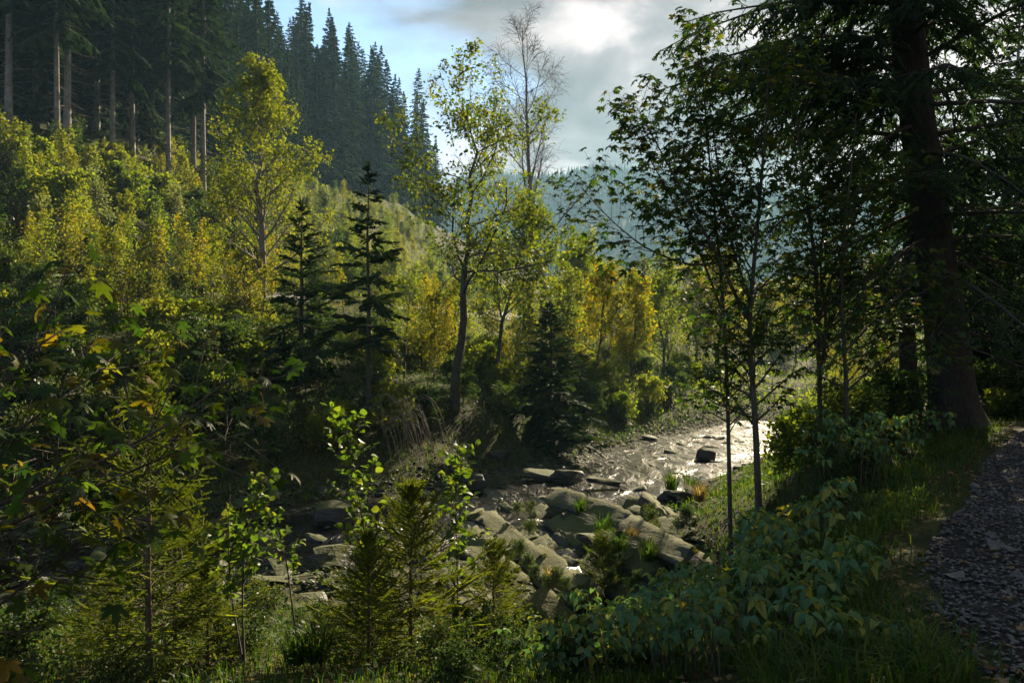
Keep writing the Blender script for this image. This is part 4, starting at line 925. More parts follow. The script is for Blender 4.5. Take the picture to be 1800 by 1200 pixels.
# slabs of the tilted ledge: the sunlit strata
def slate_mesh(seed, layers=4, mat='slab'):
    """a block of broken bedding planes: stacked angular plates, each set back from the one below"""
    rng = np.random.default_rng(seed); g = Geo(); z = -.5
    for l in range(layers):
        th = 1.0/layers*rng.uniform(.8, 1.2)
        x0, x1 = -.5+rng.uniform(0, .16)*(l > 0), .5-rng.uniform(0, .22)*(l > 0); y0, y1 = -.5+rng.uniform(0, .25)*(l > 0), .5-rng.uniform(0, .18)*(l > 0)
        xs = np.linspace(x0, x1, 7); e0 = y0+rng.uniform(-.05, .10, 7); e1 = y1+rng.uniform(-.10, .05, 7)
        xs = xs+rng.uniform(-.045, .045, 7); e0[0] += .12*rng.random(); e1[-1] -= .2*rng.random()
        m = 5; f = np.linspace(0, 1, m)
        X = np.repeat(xs[:, None], m, 1)+rng.normal(0, .012, (7, m)); Y = e0[:, None]*(1-f)+e1[:, None]*f
        zt = z+th+rng.normal(0, .022, (7, m))+.05*np.sin(X*9+l)*f[None]
        top = np.stack([X, Y, zt], -1).reshape(-1, 3); bot = np.stack([X*1.01, Y*1.01, np.full_like(X, z-.04)], -1).reshape(-1, 3)
        i = (np.arange(6)[:, None]*m+np.arange(m-1)[None]).ravel()
        F_ = np.concatenate([np.stack([i, i+m, i+m+1], -1), np.stack([i, i+m+1, i+1], -1)])
        ring = np.concatenate([np.arange(7)*m, 6*m+np.arange(1, m), np.arange(5, -1, -1)*m+m-1, np.arange(m-2, 0, -1)]); nx_ = np.roll(ring, -1); o = 7*m
        S_ = np.concatenate([np.stack([ring+o, nx_+o, nx_], -1), np.stack([ring+o, nx_, ring], -1)])
        g.add(np.concatenate([top, bot]), np.concatenate([F_, S_])); z += th*.92
    return g.mesh('rock_slab', M[mat])
slabs = [slate_mesh(720+i, 4) for i in range(4)]; slates = [slate_mesh(730+i, 2, 'slab' if i % 2 else 'rock') for i in range(5)]
def slab(px0, py0, z0, px1, py1, z1, width, thick, mi, label, roll=.0):
    a = np.array([*spot(px0, py0, z0), z0]); b_ = np.array([*spot(px1, py1, z1), z1])
    d = b_-a; L = np.linalg.norm(d); c = (a+b_)/2
    rz = math.atan2(d[1], d[0]); ry = -math.asin(d[2]/L)
    o = obj('slate_ledge', slabs[mi]); o.rotation_mode = 'XYZ'
    o.matrix_world = Matrix.Translation(c-np.array([0, 0, thick*.35])) @ Matrix.Rotation(rz, 4, 'Z') @ Matrix.Rotation(ry, 4, 'Y') @ Matrix.Rotation(roll, 4, 'X') @ Matrix.Diagonal((L*1.05, width, thick, 1))
    tag(o, label, 'rock')
slab(970, 866, -1.55, 1060, 898, -1.5, .62, .34, 0, 'upper sunlit slab of the tilted slate ridge', .62)
slab(1030, 884, -1.5, 1120, 920, -1.4, .5, .3, 1, 'middle sunlit slab of the slate ridge', .68)
slab(1105, 915, -1.4, 1215, 972, -1.2, .45, .32, 2, 'lower sunlit slab at the right end of the slate ridge', .7)
slab(985, 905, -1.85, 1075, 950, -1.8, .9, .5, 3, 'dark shaded slab under the middle of the ridge', .5)
slab(1070, 945, -1.75, 1170, 1000, -1.6, .8, .5, 0, 'dark shaded slab under the lower end of the ridge', .55)
slab(855, 905, -1.95, 945, 980, -1.95, .5, .28, 2, 'narrow flat slab beside the brown pool', .35)
slab(930, 965, -1.95, 1005, 1035, -2.05, .7, .32, 0, 'bright yellow-mossed slab beside the little cascade', .35)
slab(985, 1025, -2.1, 1035, 1085, -2.4, .55, .36, 3, 'steep wet slab the cascade runs down', .3)
slab(915, 1035, -2.0, 1000, 1095, -2.35, .7, .36, 1, 'pale tan slab at the foot of the small bushy spruce', .25)
slab(830, 960, -1.97, 895, 1005, -1.97, .6, .26, 2, 'grey flat slab left of the brown pool', .25)
slab(1135, 862, -1.75, 1175, 905, -1.55, .4, .6, 1, 'upright mossy slab behind the ridge', 1.1)
slab(1040, 1000, -2.1, 1160, 1050, -2.0, .7, .5, 2, 'dark slab above the bright lower pool', .45)
sd = math.atan2(-.955, .29)
for i in range(90):
    x, y = rng.uniform(-2.2, 3.2), rng.uniform(11.2, 17.5); zb = H(x, y)
    if zb < -2.7: continue
    L = rng.uniform(.35, 1.15); wd = L*rng.uniform(.35, .6); th = rng.uniform(.12, .32)
    put_rock('slate_block', slates[rng.integers(5)], (x, y, max(zb, -2.12)+th*.25), (L, wd, th), (rng.normal(.4, .15), rng.normal(.05, .1), sd+rng.normal(0, .25)), 'thin slate block of the broken ledge around the rapids', 'slate blocks of the ledge', 'rock')
for i in range(110):
    x, y = rng.uniform(-7.5, -.6), rng.uniform(9.6, 15.5); zb = H(x, y); sz = rng.uniform(.2, .62)
    put_rock('broken_rock', rocks[rng.integers(6)], (x, y, max(zb, -2.1)+sz*.08), (sz*1.3, sz, sz*rng.uniform(.6, 1.1)), (rng.normal(.2, .3), rng.normal(0, .3), rng.random()*6.28), 'angular broken rock in the jumble left of the young spruces', 'jumbled rocks at left', 'rock')
for i in range(64):
    y = rng.uniform(18.5, 34); x = np.interp(y, [18, 23, 28, 36], [1.2, 4.6, 7.4, 11])+rng.normal(0, 1.5); sz = rng.uniform(.18, .5)*(1+.02*(y-18))
    if H(x, y) > -1.9: continue
    put_rock('wet_stone', rocks[rng.integers(7)], (x, y, -2.06), (sz*rng.uniform(1.0, 1.7), sz, sz*rng.uniform(.35, .7)), (rng.normal(0, .12), rng.normal(0, .12), rng.random()*6.28), 'dark wet stone breaking the surface of the glittering stream', 'stones in the current', 'stone')
# scattered stones of the stream and shoal
GR = 'stones scattered along the stream bed'
nb = 0
while nb < 300:
    if rng.random() < .62: y = rng.uniform(12, 21); x = rng.uniform(-11, 4.5)
    else:
        y = rng.uniform(18, 40); x = np.interp(y, [18, 23, 28, 36, 46], [0, 2.6, 5.5, 9.5, 14])+rng.normal(0, 2.3)
    zb = float(hbase(np.array([x]), np.array([y]))[0])
    if zb > -1.6 or zb < -2.6: continue
    s = rng.uniform(.14, .42)*(1+.6*(rng.random() < .12)); mi = rng.integers(6)
    z = max(zb, -2.12)
    put_rock('stone', rocks[mi], (x, y, z+s*.06), (s*rng.uniform(.8, 1.4), s, s*rng.uniform(.5, .9)), (rng.uniform(-.2, .2), rng.uniform(-.2, .2), rng.random()*6.28), 'stone lying among many others in the rocky stream bed', GR, 'stone'); nb += 1
# pebbles: too many to count
tv_ = np.array([(.5, .05, 0), (.1, .42, .03), (-.48, .12, -.02), (-.2, -.4, .02), (.3, -.34, 0), (.12, .05, .22), (-.18, -.05, .2), (0, 0, -.2)])*np.array([1, .9, 1]); tf_ = np.array([(0, 1, 5), (1, 6, 5), (1, 2, 6), (2, 3, 6), (3, 4, 6), (4, 5, 6), (4, 0, 5), (1, 0, 7), (2, 1, 7), (3, 2, 7), (4, 3, 7), (0, 4, 7)])
NP = 9000
y = np.concatenate([rng.uniform(11.5, 22, NP//2), rng.uniform(18, 36, NP-NP//2)]); x = np.concatenate([rng.uniform(-11, 5, NP//2), np.interp(y[NP//2:], [18, 23, 28, 36], [0, 1.6, 4.0, 8.5])+rng.normal(0, 1.8, NP-NP//2)])
zb = h(x, y); k = (zb < -1.62) & (zb > -2.6); x, y, zb = x[k], y[k], zb[k]
g = Geo(); a = rng.random(len(x))*6.28
scatter(g, tv_, tf_, np.stack([x, y, np.where(rng.random(len(zb)) < .12, np.maximum(zb, -2.07), zb)+.03], -1), np.stack([np.cos(a), np.sin(a), rng.normal(0, .1, len(a))], -1), nrm(UP+rng.normal(0, .15, (len(a), 3))), rng.uniform(.05, .2, len(a)))
tag(obj('pebbles', g.mesh('pebbles', M['rock'])), 'wet pebbles and small stones of the stream bed', 'pebbles', kind='stuff')
m, N, L = new_mat('white_water'); bs = N.new('ShaderNodeBsdfPrincipled'); bs.inputs['Base Color'].default_value = (.6, .63, .65, 1); bs.inputs['Roughness'].default_value = .25
ns = N.new('ShaderNodeTexNoise'); ns.inputs['Scale'].default_value = 22; bp = N.new('ShaderNodeBump'); bp.inputs['Distance'].default_value = .05; L.new(ns.outputs[0], bp.inputs['Height']); L.new(bp.outputs[0], bs.inputs['Normal'])
out = N.new('ShaderNodeOutputMaterial'); L.new(bs.outputs[0], out.inputs[0])
pts = np.array([(*spot(1005, 1000, -1.95), -1.93), (*spot(1022, 1040, -2.15), -2.1), (*spot(1040, 1075, -2.5), -2.45), (*spot(1075, 1110, -2.98), -2.97)])
P = np.stack([np.interp(np.linspace(0, 3, 26), np.arange(4), pts[:, c]) for c in range(3)], -1); u = np.linspace(-1, 1, 8); wv = .11+.08*np.linspace(0, 1, 26)
X = P[:, None]+np.array([1., .1, 0])*(u[None, :, None]*wv[:, None, None])+UP*(.03*np.cos(u*1.4)+.0)[None, :, None]+RNG.normal(0, .012, (26, 8, 1))
i = (np.arange(25)[:, None]*8+np.arange(7)[None]).ravel()
tag(obj('cascade', Geo().add(X.reshape(-1, 3), np.stack([i, i+1, i+9, i+8], -1)).mesh('cascade', m, True)), kind='structure')
# stumps at the stream bend
def stump_mesh(seed, r, hh):
    rng = np.random.default_rng(seed); g = Geo(); n = 14; a = np.arange(n)/n*6.283; zs = np.array([0, .15, .4, .75, 1.0])
    rr = r*np.array([1.7, 1.3, 1.05, 1.0, .95])[:, None]*(1+.12*np.cos(a*4+1)+rng.normal(0, .04, (5, n)))
    Z = zs[:, None]*hh+np.where(zs[:, None] == 1, rng.normal(0, .06, (5, n)), 0)
    ring = np.stack([rr*np.cos(a), rr*np.sin(a), Z], -1); i = np.arange(4)[:, None]*n; j = np.arange(n)[None]
    g.add(ring.reshape(-1, 3), np.stack([i+j, i+(j+1) % n, i+n+(j+1) % n, i+n+j], -1).reshape(-1, 4))
    g.add(np.concatenate([ring[-1], [[0, 0, hh*.96]]]), np.stack([np.arange(n), (np.arange(n)+1) % n, np.full(n, n)], -1))
    return g.mesh('stump', M['stump'])
for (px, d, r, hh, l) in [(1082, 31.5, .36, .85, 'dark broken tree stump at the stream bend'), (1172, 36, .22, .95, 'thin reddish tree stump farther up the bank')]:
    tag(obj('tree_stump', stump_mesh(int(px), r, hh), None, on(px, d, -.1)), l, 'stump')

# ------------------------------------------------------------------ path stones and fallen leaves
rng = np.random.default_rng(41)
pst = [rock_mesh(780+i, (1, .75, .35), 11, 'path_stone', 1) for i in range(4)]
def path_pt(ymax=14, wide=.78):
    s = rng.uniform(0, 1); y = 3.4+(ymax-3.4)*s**1.3; cx = np.interp(y, PATH[:, 1], PATH[:, 0]); return cx+rng.uniform(-wide, wide), y
for (px, py, s, l) in [(1760, 975, .26, 'largest pointed stone embedded in the path'), (1790, 1020, .2, 'angular stone at the right edge of the path'), (1770, 1050, .17, 'rounded grey stone low on the path'), (1745, 960, .16, 'flat stone next to the pointed path stone')]:
    x, y = spot(px, py, 0.02); put_rock('path_stone', pst[0], (x, y, H(x, y)+.01), (s, s*.8, s*.9), (.1, .2, rng.random()*6), l, None, 'stone')
for i in range(190):
    x, y = path_pt(); s = rng.uniform(.04, .10)*(1+1.6*(rng.random() < .15))
    put_rock('path_stone', pst[rng.integers(4)], (x, y, H(x, y)+.004), (s, s*.9, s*.8), (rng.uniform(-.3, .3), rng.uniform(-.3, .3), rng.random()*6.28), 'small flat stone trodden into the gravel path', 'small stones in the path', 'stone')
NG = 9000
yy = 3.2+11*rng.random(NG)**1.5; xx = np.interp(yy, PATH[:, 1], PATH[:, 0])+rng.uniform(-.8, .8, NG)
a = rng.random(NG)*6.28; g = Geo()
scatter(g, tv_, tf_, np.stack([xx, yy, h(xx, yy)+.012], -1), np.stack([np.cos(a), np.sin(a), rng.normal(0, .2, NG)], -1), nrm(UP+rng.normal(0, .25, (NG, 3))), rng.uniform(.012, .05, NG))
tag(obj('path_gravel', g.mesh('path_gravel', M['path_stone'])), 'loose slate chips covering the footpath', 'gravel', kind='stuff')
LM = [maple_template(d_, i) for i, d_ in enumerate((.25, .45, .7, -.2))]
LMC = [(v_[:22], np.array([[0, i+1, i] for i in range(1, 21)])) for v_, f_ in LM]
lit = [Geo().add(v_*np.array([1, 1, 1.2]), f_).mesh('fallen_leaf', M['litter']) for v_, f_ in LM]
for i in range(230):
    x, y = path_pt(13, 1.25); s = rng.uniform(.03, .075)
    tag(obj('fallen_leaf', lit[rng.integers(4)], None, (x, y, H(x, y)+.035), (rng.uniform(-.35, .35), rng.uniform(-.35, .35), rng.random()*6.28), s), 'dry brown fallen maple leaf lying on the path', 'leaf', 'fallen leaves on the path')

# ------------------------------------------------------------------ grass
def blades(g, x, y, z, hgt, rng, lean=.5, w=.006, dirs=None):
    n = len(x); a = rng.random(n)*6.28 if dirs is None else dirs
    l = lean*rng.uniform(.3, 1.3, n); b0_ = np.stack([x, y, z], -1); o = np.stack([np.cos(a), np.sin(a), 0*a], -1); sd = np.stack([-np.sin(a), np.cos(a), 0*a], -1)*w
    hh = hgt*rng.uniform(.6, 1.3, n)
    m1_ = b0_+o*(l*hh*.3)[:, None]+UP*(hh*.6)[:, None]; t_ = b0_+o*(l*hh*.95)[:, None]+UP*(hh*(1-.35*l))[:, None]
    v = np.stack([b0_-sd, b0_+sd, m1_-sd*.8, m1_+sd*.8, t_], 1)
    base = np.arange(n)[:, None]*5
    g.add(v.reshape(-1, 3), np.concatenate([base+np.array([0, 1, 3]), base+np.array([0, 3, 2]), base+np.array([2, 3, 4])]))
rng = np.random.default_rng(51)
gg = Geo()
def grass_zone(n, x0, x1, y0, y1, hgt, cond, lean=.6, w=.005):
    x = rng.uniform(x0, x1, n); y = y0+(y1-y0)*rng.random(n)**1.4; pd = path_dist(x, y); k = cond(x, y, pd) & (fbm(x, y, 1.9)+rng.normal(0, .3, n) > -.25); x, y = x[k], y[k]
    blades(gg, x, y, h(x, y)-.01, hgt, rng, lean, w)
left = lambda x, y: x < np.interp(y, PATH[:, 1], PATH[:, 0])
grass_zone(46000, 0, 9, 3.4, 16, .13, lambda x, y, pd: (pd > .60+.40*rng.random(len(x))) & (pd < 1.6) & left(x, y))
grass_zone(20000, .6, 4.4, 3.6, 8.5, .32, lambda x, y, pd: (pd > 1.0) & (pd < 1.9) & left(x, y), .9, .0045)
grass_zone(16000, 6, 16, 9, 22, .14, lambda x, y, pd: (pd > .85) & (pd < 2.5))
grass_zone(20000, -8, 2, 5, 10, .15, lambda x, y, pd: pd > 1.2)
grass_zone(18000, 3, 9, 9, 24, .16, lambda x, y, pd: (pd > 1.2) & left(x, y) & (hbase(x, y) > -1.7), .6, .007)
grass_zone(22000, -12, 8, 16, 36, .22, lambda x, y, pd: (hbase(x, y) > -1.96), .7, .010)
grass_zone(16000, 3, 32, 26, 72, .3, lambda x, y, pd: (hbase(x, y) > -1.9) & (pd > 1.2), .7, .014)
tag(obj('grass', gg.mesh('grass', M['grass'])), 'green grass along the path and on both banks', 'grass', kind='stuff')
# ground cover leaves on the banks
cg = Geo(); n = 90000
x = rng.uniform(-18, 22, n); y = 5+45*rng.random(n)**1.0; zb = h(x, y); pd = path_dist(x, y)
k = (zb > -1.97) & (pd > 1.15) & (fbm(x, y, 1.1)+rng.normal(0, .35, n) > -.2) & (np.abs(900+x/y*F-900) < 980); x, y, zb = x[k], y[k], zb[k]; n = len(x)
scatter(cg, DIA_V, DIA_F, np.stack([x, y, zb+rng.random(n)**2*.22], -1), nrm(rng.normal(0, 1, (n, 3))*np.array([1, 1, .35])), nrm(UP*.8+rng.normal(0, .5, (n, 3))), rng.uniform(.04, .085, n)*(1+.02*y))
tag(obj('ground_cover', cg.mesh('ground_cover', M['bush'])), 'low leafy ground cover on both stream banks', 'ground cover', kind='stuff')
lg = Geo(); n = 26000
x = rng.uniform(-9, 10, n); y = 3.5+20*rng.random(n)**1.3; zb = h(x, y); pd = path_dist(x, y); k = (zb > -1.9) & (pd > .7); x, y, zb = x[k], y[k], zb[k]; n = len(x)
scatter(lg, DIA_V, DIA_F, np.stack([x, y, zb+.012+rng.random(n)*.02], -1), nrm(rng.normal(0, 1, (n, 3))*np.array([1, 1, .15])), nrm(UP+rng.normal(0, .35, (n, 3))), rng.uniform(.03, .08, n))
M['litter_bank'] = leaf_mat('bank_litter', [(.05, .032, .018), (.09, .055, .028), (.15, .10, .04), (.20, .15, .06)], .2, .03, .5, 0, 1.0)
tag(obj('leaf_litter', lg.mesh('leaf_litter', M['litter_bank'])), 'brown fallen leaves strewn over the near bank', 'leaf litter', kind='stuff')
# leaf litter and herbs on the hillside between the young birches
cg = Geo(); n = 44000
y = rng.uniform(28, 130, n); ex = np.interp(y, edge[:, 1], edge[:, 0]); rx = np.interp(y, [17, 26, 33.3, 38.8, 47, 55.8, 70, 95, 160], [-24.5, -21.6, -18.3, -15.3, -9.9, -7.4, -3.5, 2, 8])
x = ex+(rx-1.7-ex)*rng.random(n); zb = h(x, y)
scatter(cg, DIA_V, DIA_F, np.stack([x, y, zb+rng.random(n)*.8], -1), nrm(rng.normal(0, 1, (n, 3))+np.array([0, 0, .8])), nrm(rng.normal(0, 1, (n, 3))), rng.uniform(.10, .2, n))
tag(obj('hillside_brush', cg.mesh('hillside_brush', M['birch_green'])), 'low yellow-green brush covering the sunny slope', 'brush', kind='stuff')

cg = Geo(); n = 44000
y = rng.uniform(30, 120, n); x = np.interp(y, [30, 38, 47, 56, 70, 95, 160], [-8, -8, -6, -4, 0, 5, 11])+rng.random(n)*(12+.55*y); zb = h(x, y); k = (zb > -1.6) & (path_dist(x, y) > 1.5); x, y, zb = x[k], y[k], zb[k]; n = len(x)
scatter(cg, DIA_V, DIA_F, np.stack([x, y, zb+rng.random(n)**1.5*1.1*(.5+.5*fbm(x, y, .5))], -1), nrm(rng.normal(0, 1, (n, 3))+np.array([0, 0, .8])), nrm(rng.normal(0, 1, (n, 3))), rng.uniform(.10, .2, n))
tag(obj('valley_brush', cg.mesh('valley_brush', M['birch_green'])), 'low brush and tall herbs on the valley floor', 'brush', kind='stuff')
# grass tufts on the rocks
def tuft(seed, n, hgt, rad, mat, lean=.8, w=.006):
    rng = np.random.default_rng(seed); g = Geo(); a = rng.random(n)*6.28; r = rad*rng.random(n)**.7
    blades(g, r*np.cos(a), r*np.sin(a), np.zeros(n), hgt, rng, lean, w, a+rng.normal(0, .4, n)); return g.mesh('grass_tuft', M[mat])
tf1, tf2 = tuft(1, 130, .32, .10, 'grass'), tuft(2, 150, .28, .08, 'dry_grass')
for (px, py, z, me, s, l) in [(965, 1025, -2.0, tf2, 1.0, 'dry straw-coloured grass tuft on the yellow-mossed slab'), (1060, 940, -1.5, tf1, 1.2, 'green grass tuft on the dark mid-ridge rock'), (1090, 965, -1.5, tf1, 1.0, 'grass tuft hanging over the ridge rock edge'), (1110, 950, -1.5, tf2, .9, 'straw-coloured tuft on the ridge'), (1140, 985, -1.5, tf1, 1.1, 'green tuft at the foot of the lower ridge slab'), (1180, 860, -1.3, tf1, 1.2, 'sunlit grass tuft on the grass-topped rock'), (1215, 865, -1.3, tf1, 1.3, 'grass tuft right of the grass-topped rock'), (1230, 880, -1.2, tf2, 1.2, 'yellow grass tuft on the bank above the rapids'), (555, 1160, -.95, tf1, 1.0, 'bright grass tuft at the bottom left of centre'), (520, 1165, -.95, tf1, .9, 'bright narrow grass tuft near the bottom edge'), (870, 790, -1.7, tf1, 1.5, 'grass tuft on top of the far-bank boulder'), (1020, 900, -1.6, tf1, 1.0, 'grass tuft on the shaded ridge side')]:
    x, y = spot(px, py, z); tag(obj('grass_tuft', me, None, (x, y, z), (0, 0, rng.random()*6), s), l, 'grass tuft')

# ------------------------------------------------------------------ plants with leaves one can pick apart
def leaf_frame(pos, d, n, s):
    d = Vector(d).normalized(); n = Vector(n); x = d.cross(n).normalized(); z = x.cross(d)
    m = Matrix((x, d, z)).transposed().to_4x4(); m.translation = Vector(pos)
    return m @ Matrix.Diagonal((s, s, s, 1))
def leaf_objs(parent, name, meshes, frames):
    for (p, d, n, s) in frames:
        o = obj(name, meshes[RNG.integers(len(meshes))], parent); o.matrix_local = leaf_frame(p, d, n, s)
ml_me = [Geo().add(v_, f_).mesh('leaf', M['maple'], True) for v_, f_ in LM[:3]]
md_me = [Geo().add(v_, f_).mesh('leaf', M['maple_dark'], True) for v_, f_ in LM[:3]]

def polyline(pts, k=10):
    pts = np.asarray(pts, float); s = np.concatenate([[0], np.cumsum(np.linalg.norm(np.diff(pts, axis=0), axis=1))]); t = np.linspace(0, s[-1], k)
    P = np.stack([np.interp(t, s, pts[:, c]) for c in range(3)], -1)
    P[1:-1] = (P[:-2]+2*P[1:-1]+P[2:])/4
    return P
def maple_plant(name, label, base, stems, rng, meshes, leafmat, twig_n, twig_len, leaf_s, cap=300, t0=.3, lv2=3, bark='twig', up=.9, flat=.25, group=None, petiole=.09):
    """stems: list of (world polyline, r0); side twigs carry opposite leaf pairs; the largest leaves are parts"""
    e = thing(name, [], tuple(base), 0, 1, label, 'tree', group); base = np.asarray(base, float)
    sg, tg, pg = Geo(), Geo(), Geo(); anchors = []
    for pts, r0 in stems:
        P = polyline(np.asarray(pts)-base, 12); R = r0*np.linspace(1, .22, 12)
        obj('stem', tubes(Geo(), P, R, 7).mesh('stem', M[bark], True), e)
        m = max(3, int(twig_n*np.linalg.norm(P[-1]-P[0])))
        B, Br, bt = spawn(P[None], R[None], m, t0, 1.0, lambda t: 62-20*t, lambda t, pl: twig_len*(1.1-.55*t), k=6, trop=(0, 0, .05), wig=.08, rr=.45, rend=.35, rng=rng)
        Br = np.clip(Br, .0025, .02); tubes(tg, B, Br, 4)
        C, Cr, _ = spawn(B, Br, lv2, .3, .95, 48, lambda t, pl: pl*.35, k=4, trop=(0, 0, .04), wig=.08, rr=.6, rng=rng); tubes(tg, C, np.maximum(Cr, .0018), 3)
        for A in (B, C):
            for c in A:
                Tn = nrm(c[-1]-c[-2]); L = np.linalg.norm(c[-1]-c[0]); k = max(1, int(L/.13))
                for q in range(k):
                    f = 1-q/max(k, 1)*.75; i0 = min(int(f*(len(c)-1)), len(c)-2); p = c[i0]+(c[i0+1]-c[i0])*(f*(len(c)-1)-i0)
                    sd = nrm(np.cross(Tn, UP)+1e-3)
                    for sgn in (-1, 1):
                        if rng.random() < .22: continue
                        d = nrm(sd*sgn*.9+Tn*.5+rng.normal(0, .3, 3)+np.array([0, 0, -.05])); anchors.append((p, d))
    frames = []
    for p, d in anchors:
        q = p+d*petiole*rng.uniform(.5, 1.2)+np.array([0, 0, .01]); d2 = nrm(d*np.array([1, 1, .4])+np.array([0, 0, -.28])+rng.normal(0, .2, 3)); n = nrm(UP*up+rng.normal(0, flat, 3))
        frames.append((q, d2, n, leaf_s*rng.uniform(.6, 1.15)))
        tubes(pg, np.stack([p, (p+q)/2+[0, 0, .006], q])[None], np.full((1, 3), .0013), 3)
    obj('twigs', tg.mesh('twigs', M[bark]), e); obj('petioles', pg.mesh('petioles', M['stump']), e)
    cw = np.array([0, 0, CAMZ])-base
    frames.sort(key=lambda f: np.linalg.norm(f[0]-cw)/f[3])
    leaf_objs(e, 'leaf', meshes, frames[:cap])
    if len(frames) > cap:
        g = Geo(); fr = frames[cap:]
        for vi in range(3):
            s = fr[vi::3]
            if s: scatter(g, LMC[vi][0], LMC[vi][1], np.array([f[0] for f in s]), np.array([f[1] for f in s]), np.array([f[2] for f in s]), np.array([f[3] for f in s]))
        o = obj('crown', g.mesh('crown', M[leafmat], True), e); o['kind'] = 'stuff'
    print(name, len(frames)); return e

# island-random version of the shade-darkened maple colours for the joined leaves
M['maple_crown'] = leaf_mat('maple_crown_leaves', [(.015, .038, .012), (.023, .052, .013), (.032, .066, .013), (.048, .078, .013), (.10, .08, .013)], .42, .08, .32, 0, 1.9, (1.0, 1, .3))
rng = np.random.default_rng(61)
# foreground maple on the left: sprays reaching into the picture
fb = (-2.6, 1.3, H(-2.6, 1.3))
w_ = lambda *a: W(*a)
st = [([np.array(fb), w_(-380, 1050, 2.1), w_(-60, 905, 2.3), w_(140, 835, 2.5), w_(290, 760, 2.75), w_(400, 670, 3.0)], .016),
      ([np.array(fb), w_(-420, 900, 2.2), w_(-140, 720, 2.5), w_(30, 640, 2.7), w_(110, 580, 2.9)], .014),
      ([np.array(fb), w_(-300, 1000, 2.3), w_(-40, 800, 2.6), w_(120, 700, 2.9), w_(220, 610, 3.2)], .013),
      ([np.array(fb), w_(-300, 1250, 2.2), w_(-60, 1120, 2.4), w_(60, 1010, 2.6), w_(170, 930, 2.8)], .012),
      ([np.array(fb), w_(-200, 1030, 2.4), w_(60, 890, 2.7), w_(230, 840, 3.0), w_(350, 760, 3.3), w_(440, 760, 3.5)], .013)]
maple_plant('maple_sapling', 'foreground maple reaching in from the left with large mottled leaves', fb, st, rng, ml_me, 'maple_crown', 11, .42, .064, 300, .42, 2, 'bark_dark', flat=.38)
# right-hand maples
mb = on(1335, 10.4)
A = lambda px, py, dd=0: W(px, py, 10.4+dd)
M1 = [([np.array(mb), A(1326, 700), A(1312, 560), A(1326, 480), A(1331, 390), A(1345, 250), A(1352, 120)], .048),
      ([A(1312, 560), A(1280, 490), A(1235, 400), A(1180, 300), A(1120, 190)], .026),
      ([A(1265, 460), A(1215, 470), A(1130, 435), A(1060, 375), A(1015, 320)], .018),
      ([A(1318, 520), A(1290, 450, .3), A(1262, 300, .4), A(1240, 120, .5)], .022)]
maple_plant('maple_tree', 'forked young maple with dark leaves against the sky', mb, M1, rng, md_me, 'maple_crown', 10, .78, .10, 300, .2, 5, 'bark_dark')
mb = on(1285, 10.9)
A = lambda px, py, dd=0: W(px, py, 10.9+dd)
M2_ = [([np.array(mb), A(1278, 650), A(1272, 530), A(1262, 420), A(1248, 300), A(1238, 180), A(1230, 60)], .034), ([A(1275, 560), A(1225, 430), A(1170, 330), A(1100, 200)], .02)]
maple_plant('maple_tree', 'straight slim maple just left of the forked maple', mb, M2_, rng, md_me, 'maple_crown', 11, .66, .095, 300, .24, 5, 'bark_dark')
mb = on(1442, 12.4)
A = lambda px, py, dd=0: W(px, py, 12.4+dd)
M3_ = [([np.array(mb), A(1440, 600), A(1436, 480), A(1420, 360), A(1400, 220), A(1395, 80)], .045), ([A(1440, 560), A(1480, 430), A(1530, 330), A(1580, 300)], .025), ([A(1445, 640), A(1455, 560), A(1440, 480), A(1455, 300)], .03)]
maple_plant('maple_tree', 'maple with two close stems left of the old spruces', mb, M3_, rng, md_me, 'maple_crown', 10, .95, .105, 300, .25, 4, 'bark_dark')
mb = on(1492, 11.8)
A = lambda px, py, dd=0: W(px, py, 11.8+dd)
M4_ = [([np.array(mb), A(1486, 640), A(1478, 520), A(1482, 400), A(1500, 280), A(1505, 200)], .038), ([A(1484, 620), A(1540, 560), A(1600, 500), A(1650, 480)], .02), ([A(1486, 690), A(1540, 640), A(1610, 600), A(1650, 590)], .018)]
maple_plant('maple_tree', 'maple sapling whose leaf sprays cross the massive spruce trunk', mb, M4_, rng, md_me, 'maple_crown', 8, .9, .105, 300, .2, 4, 'bark_dark')

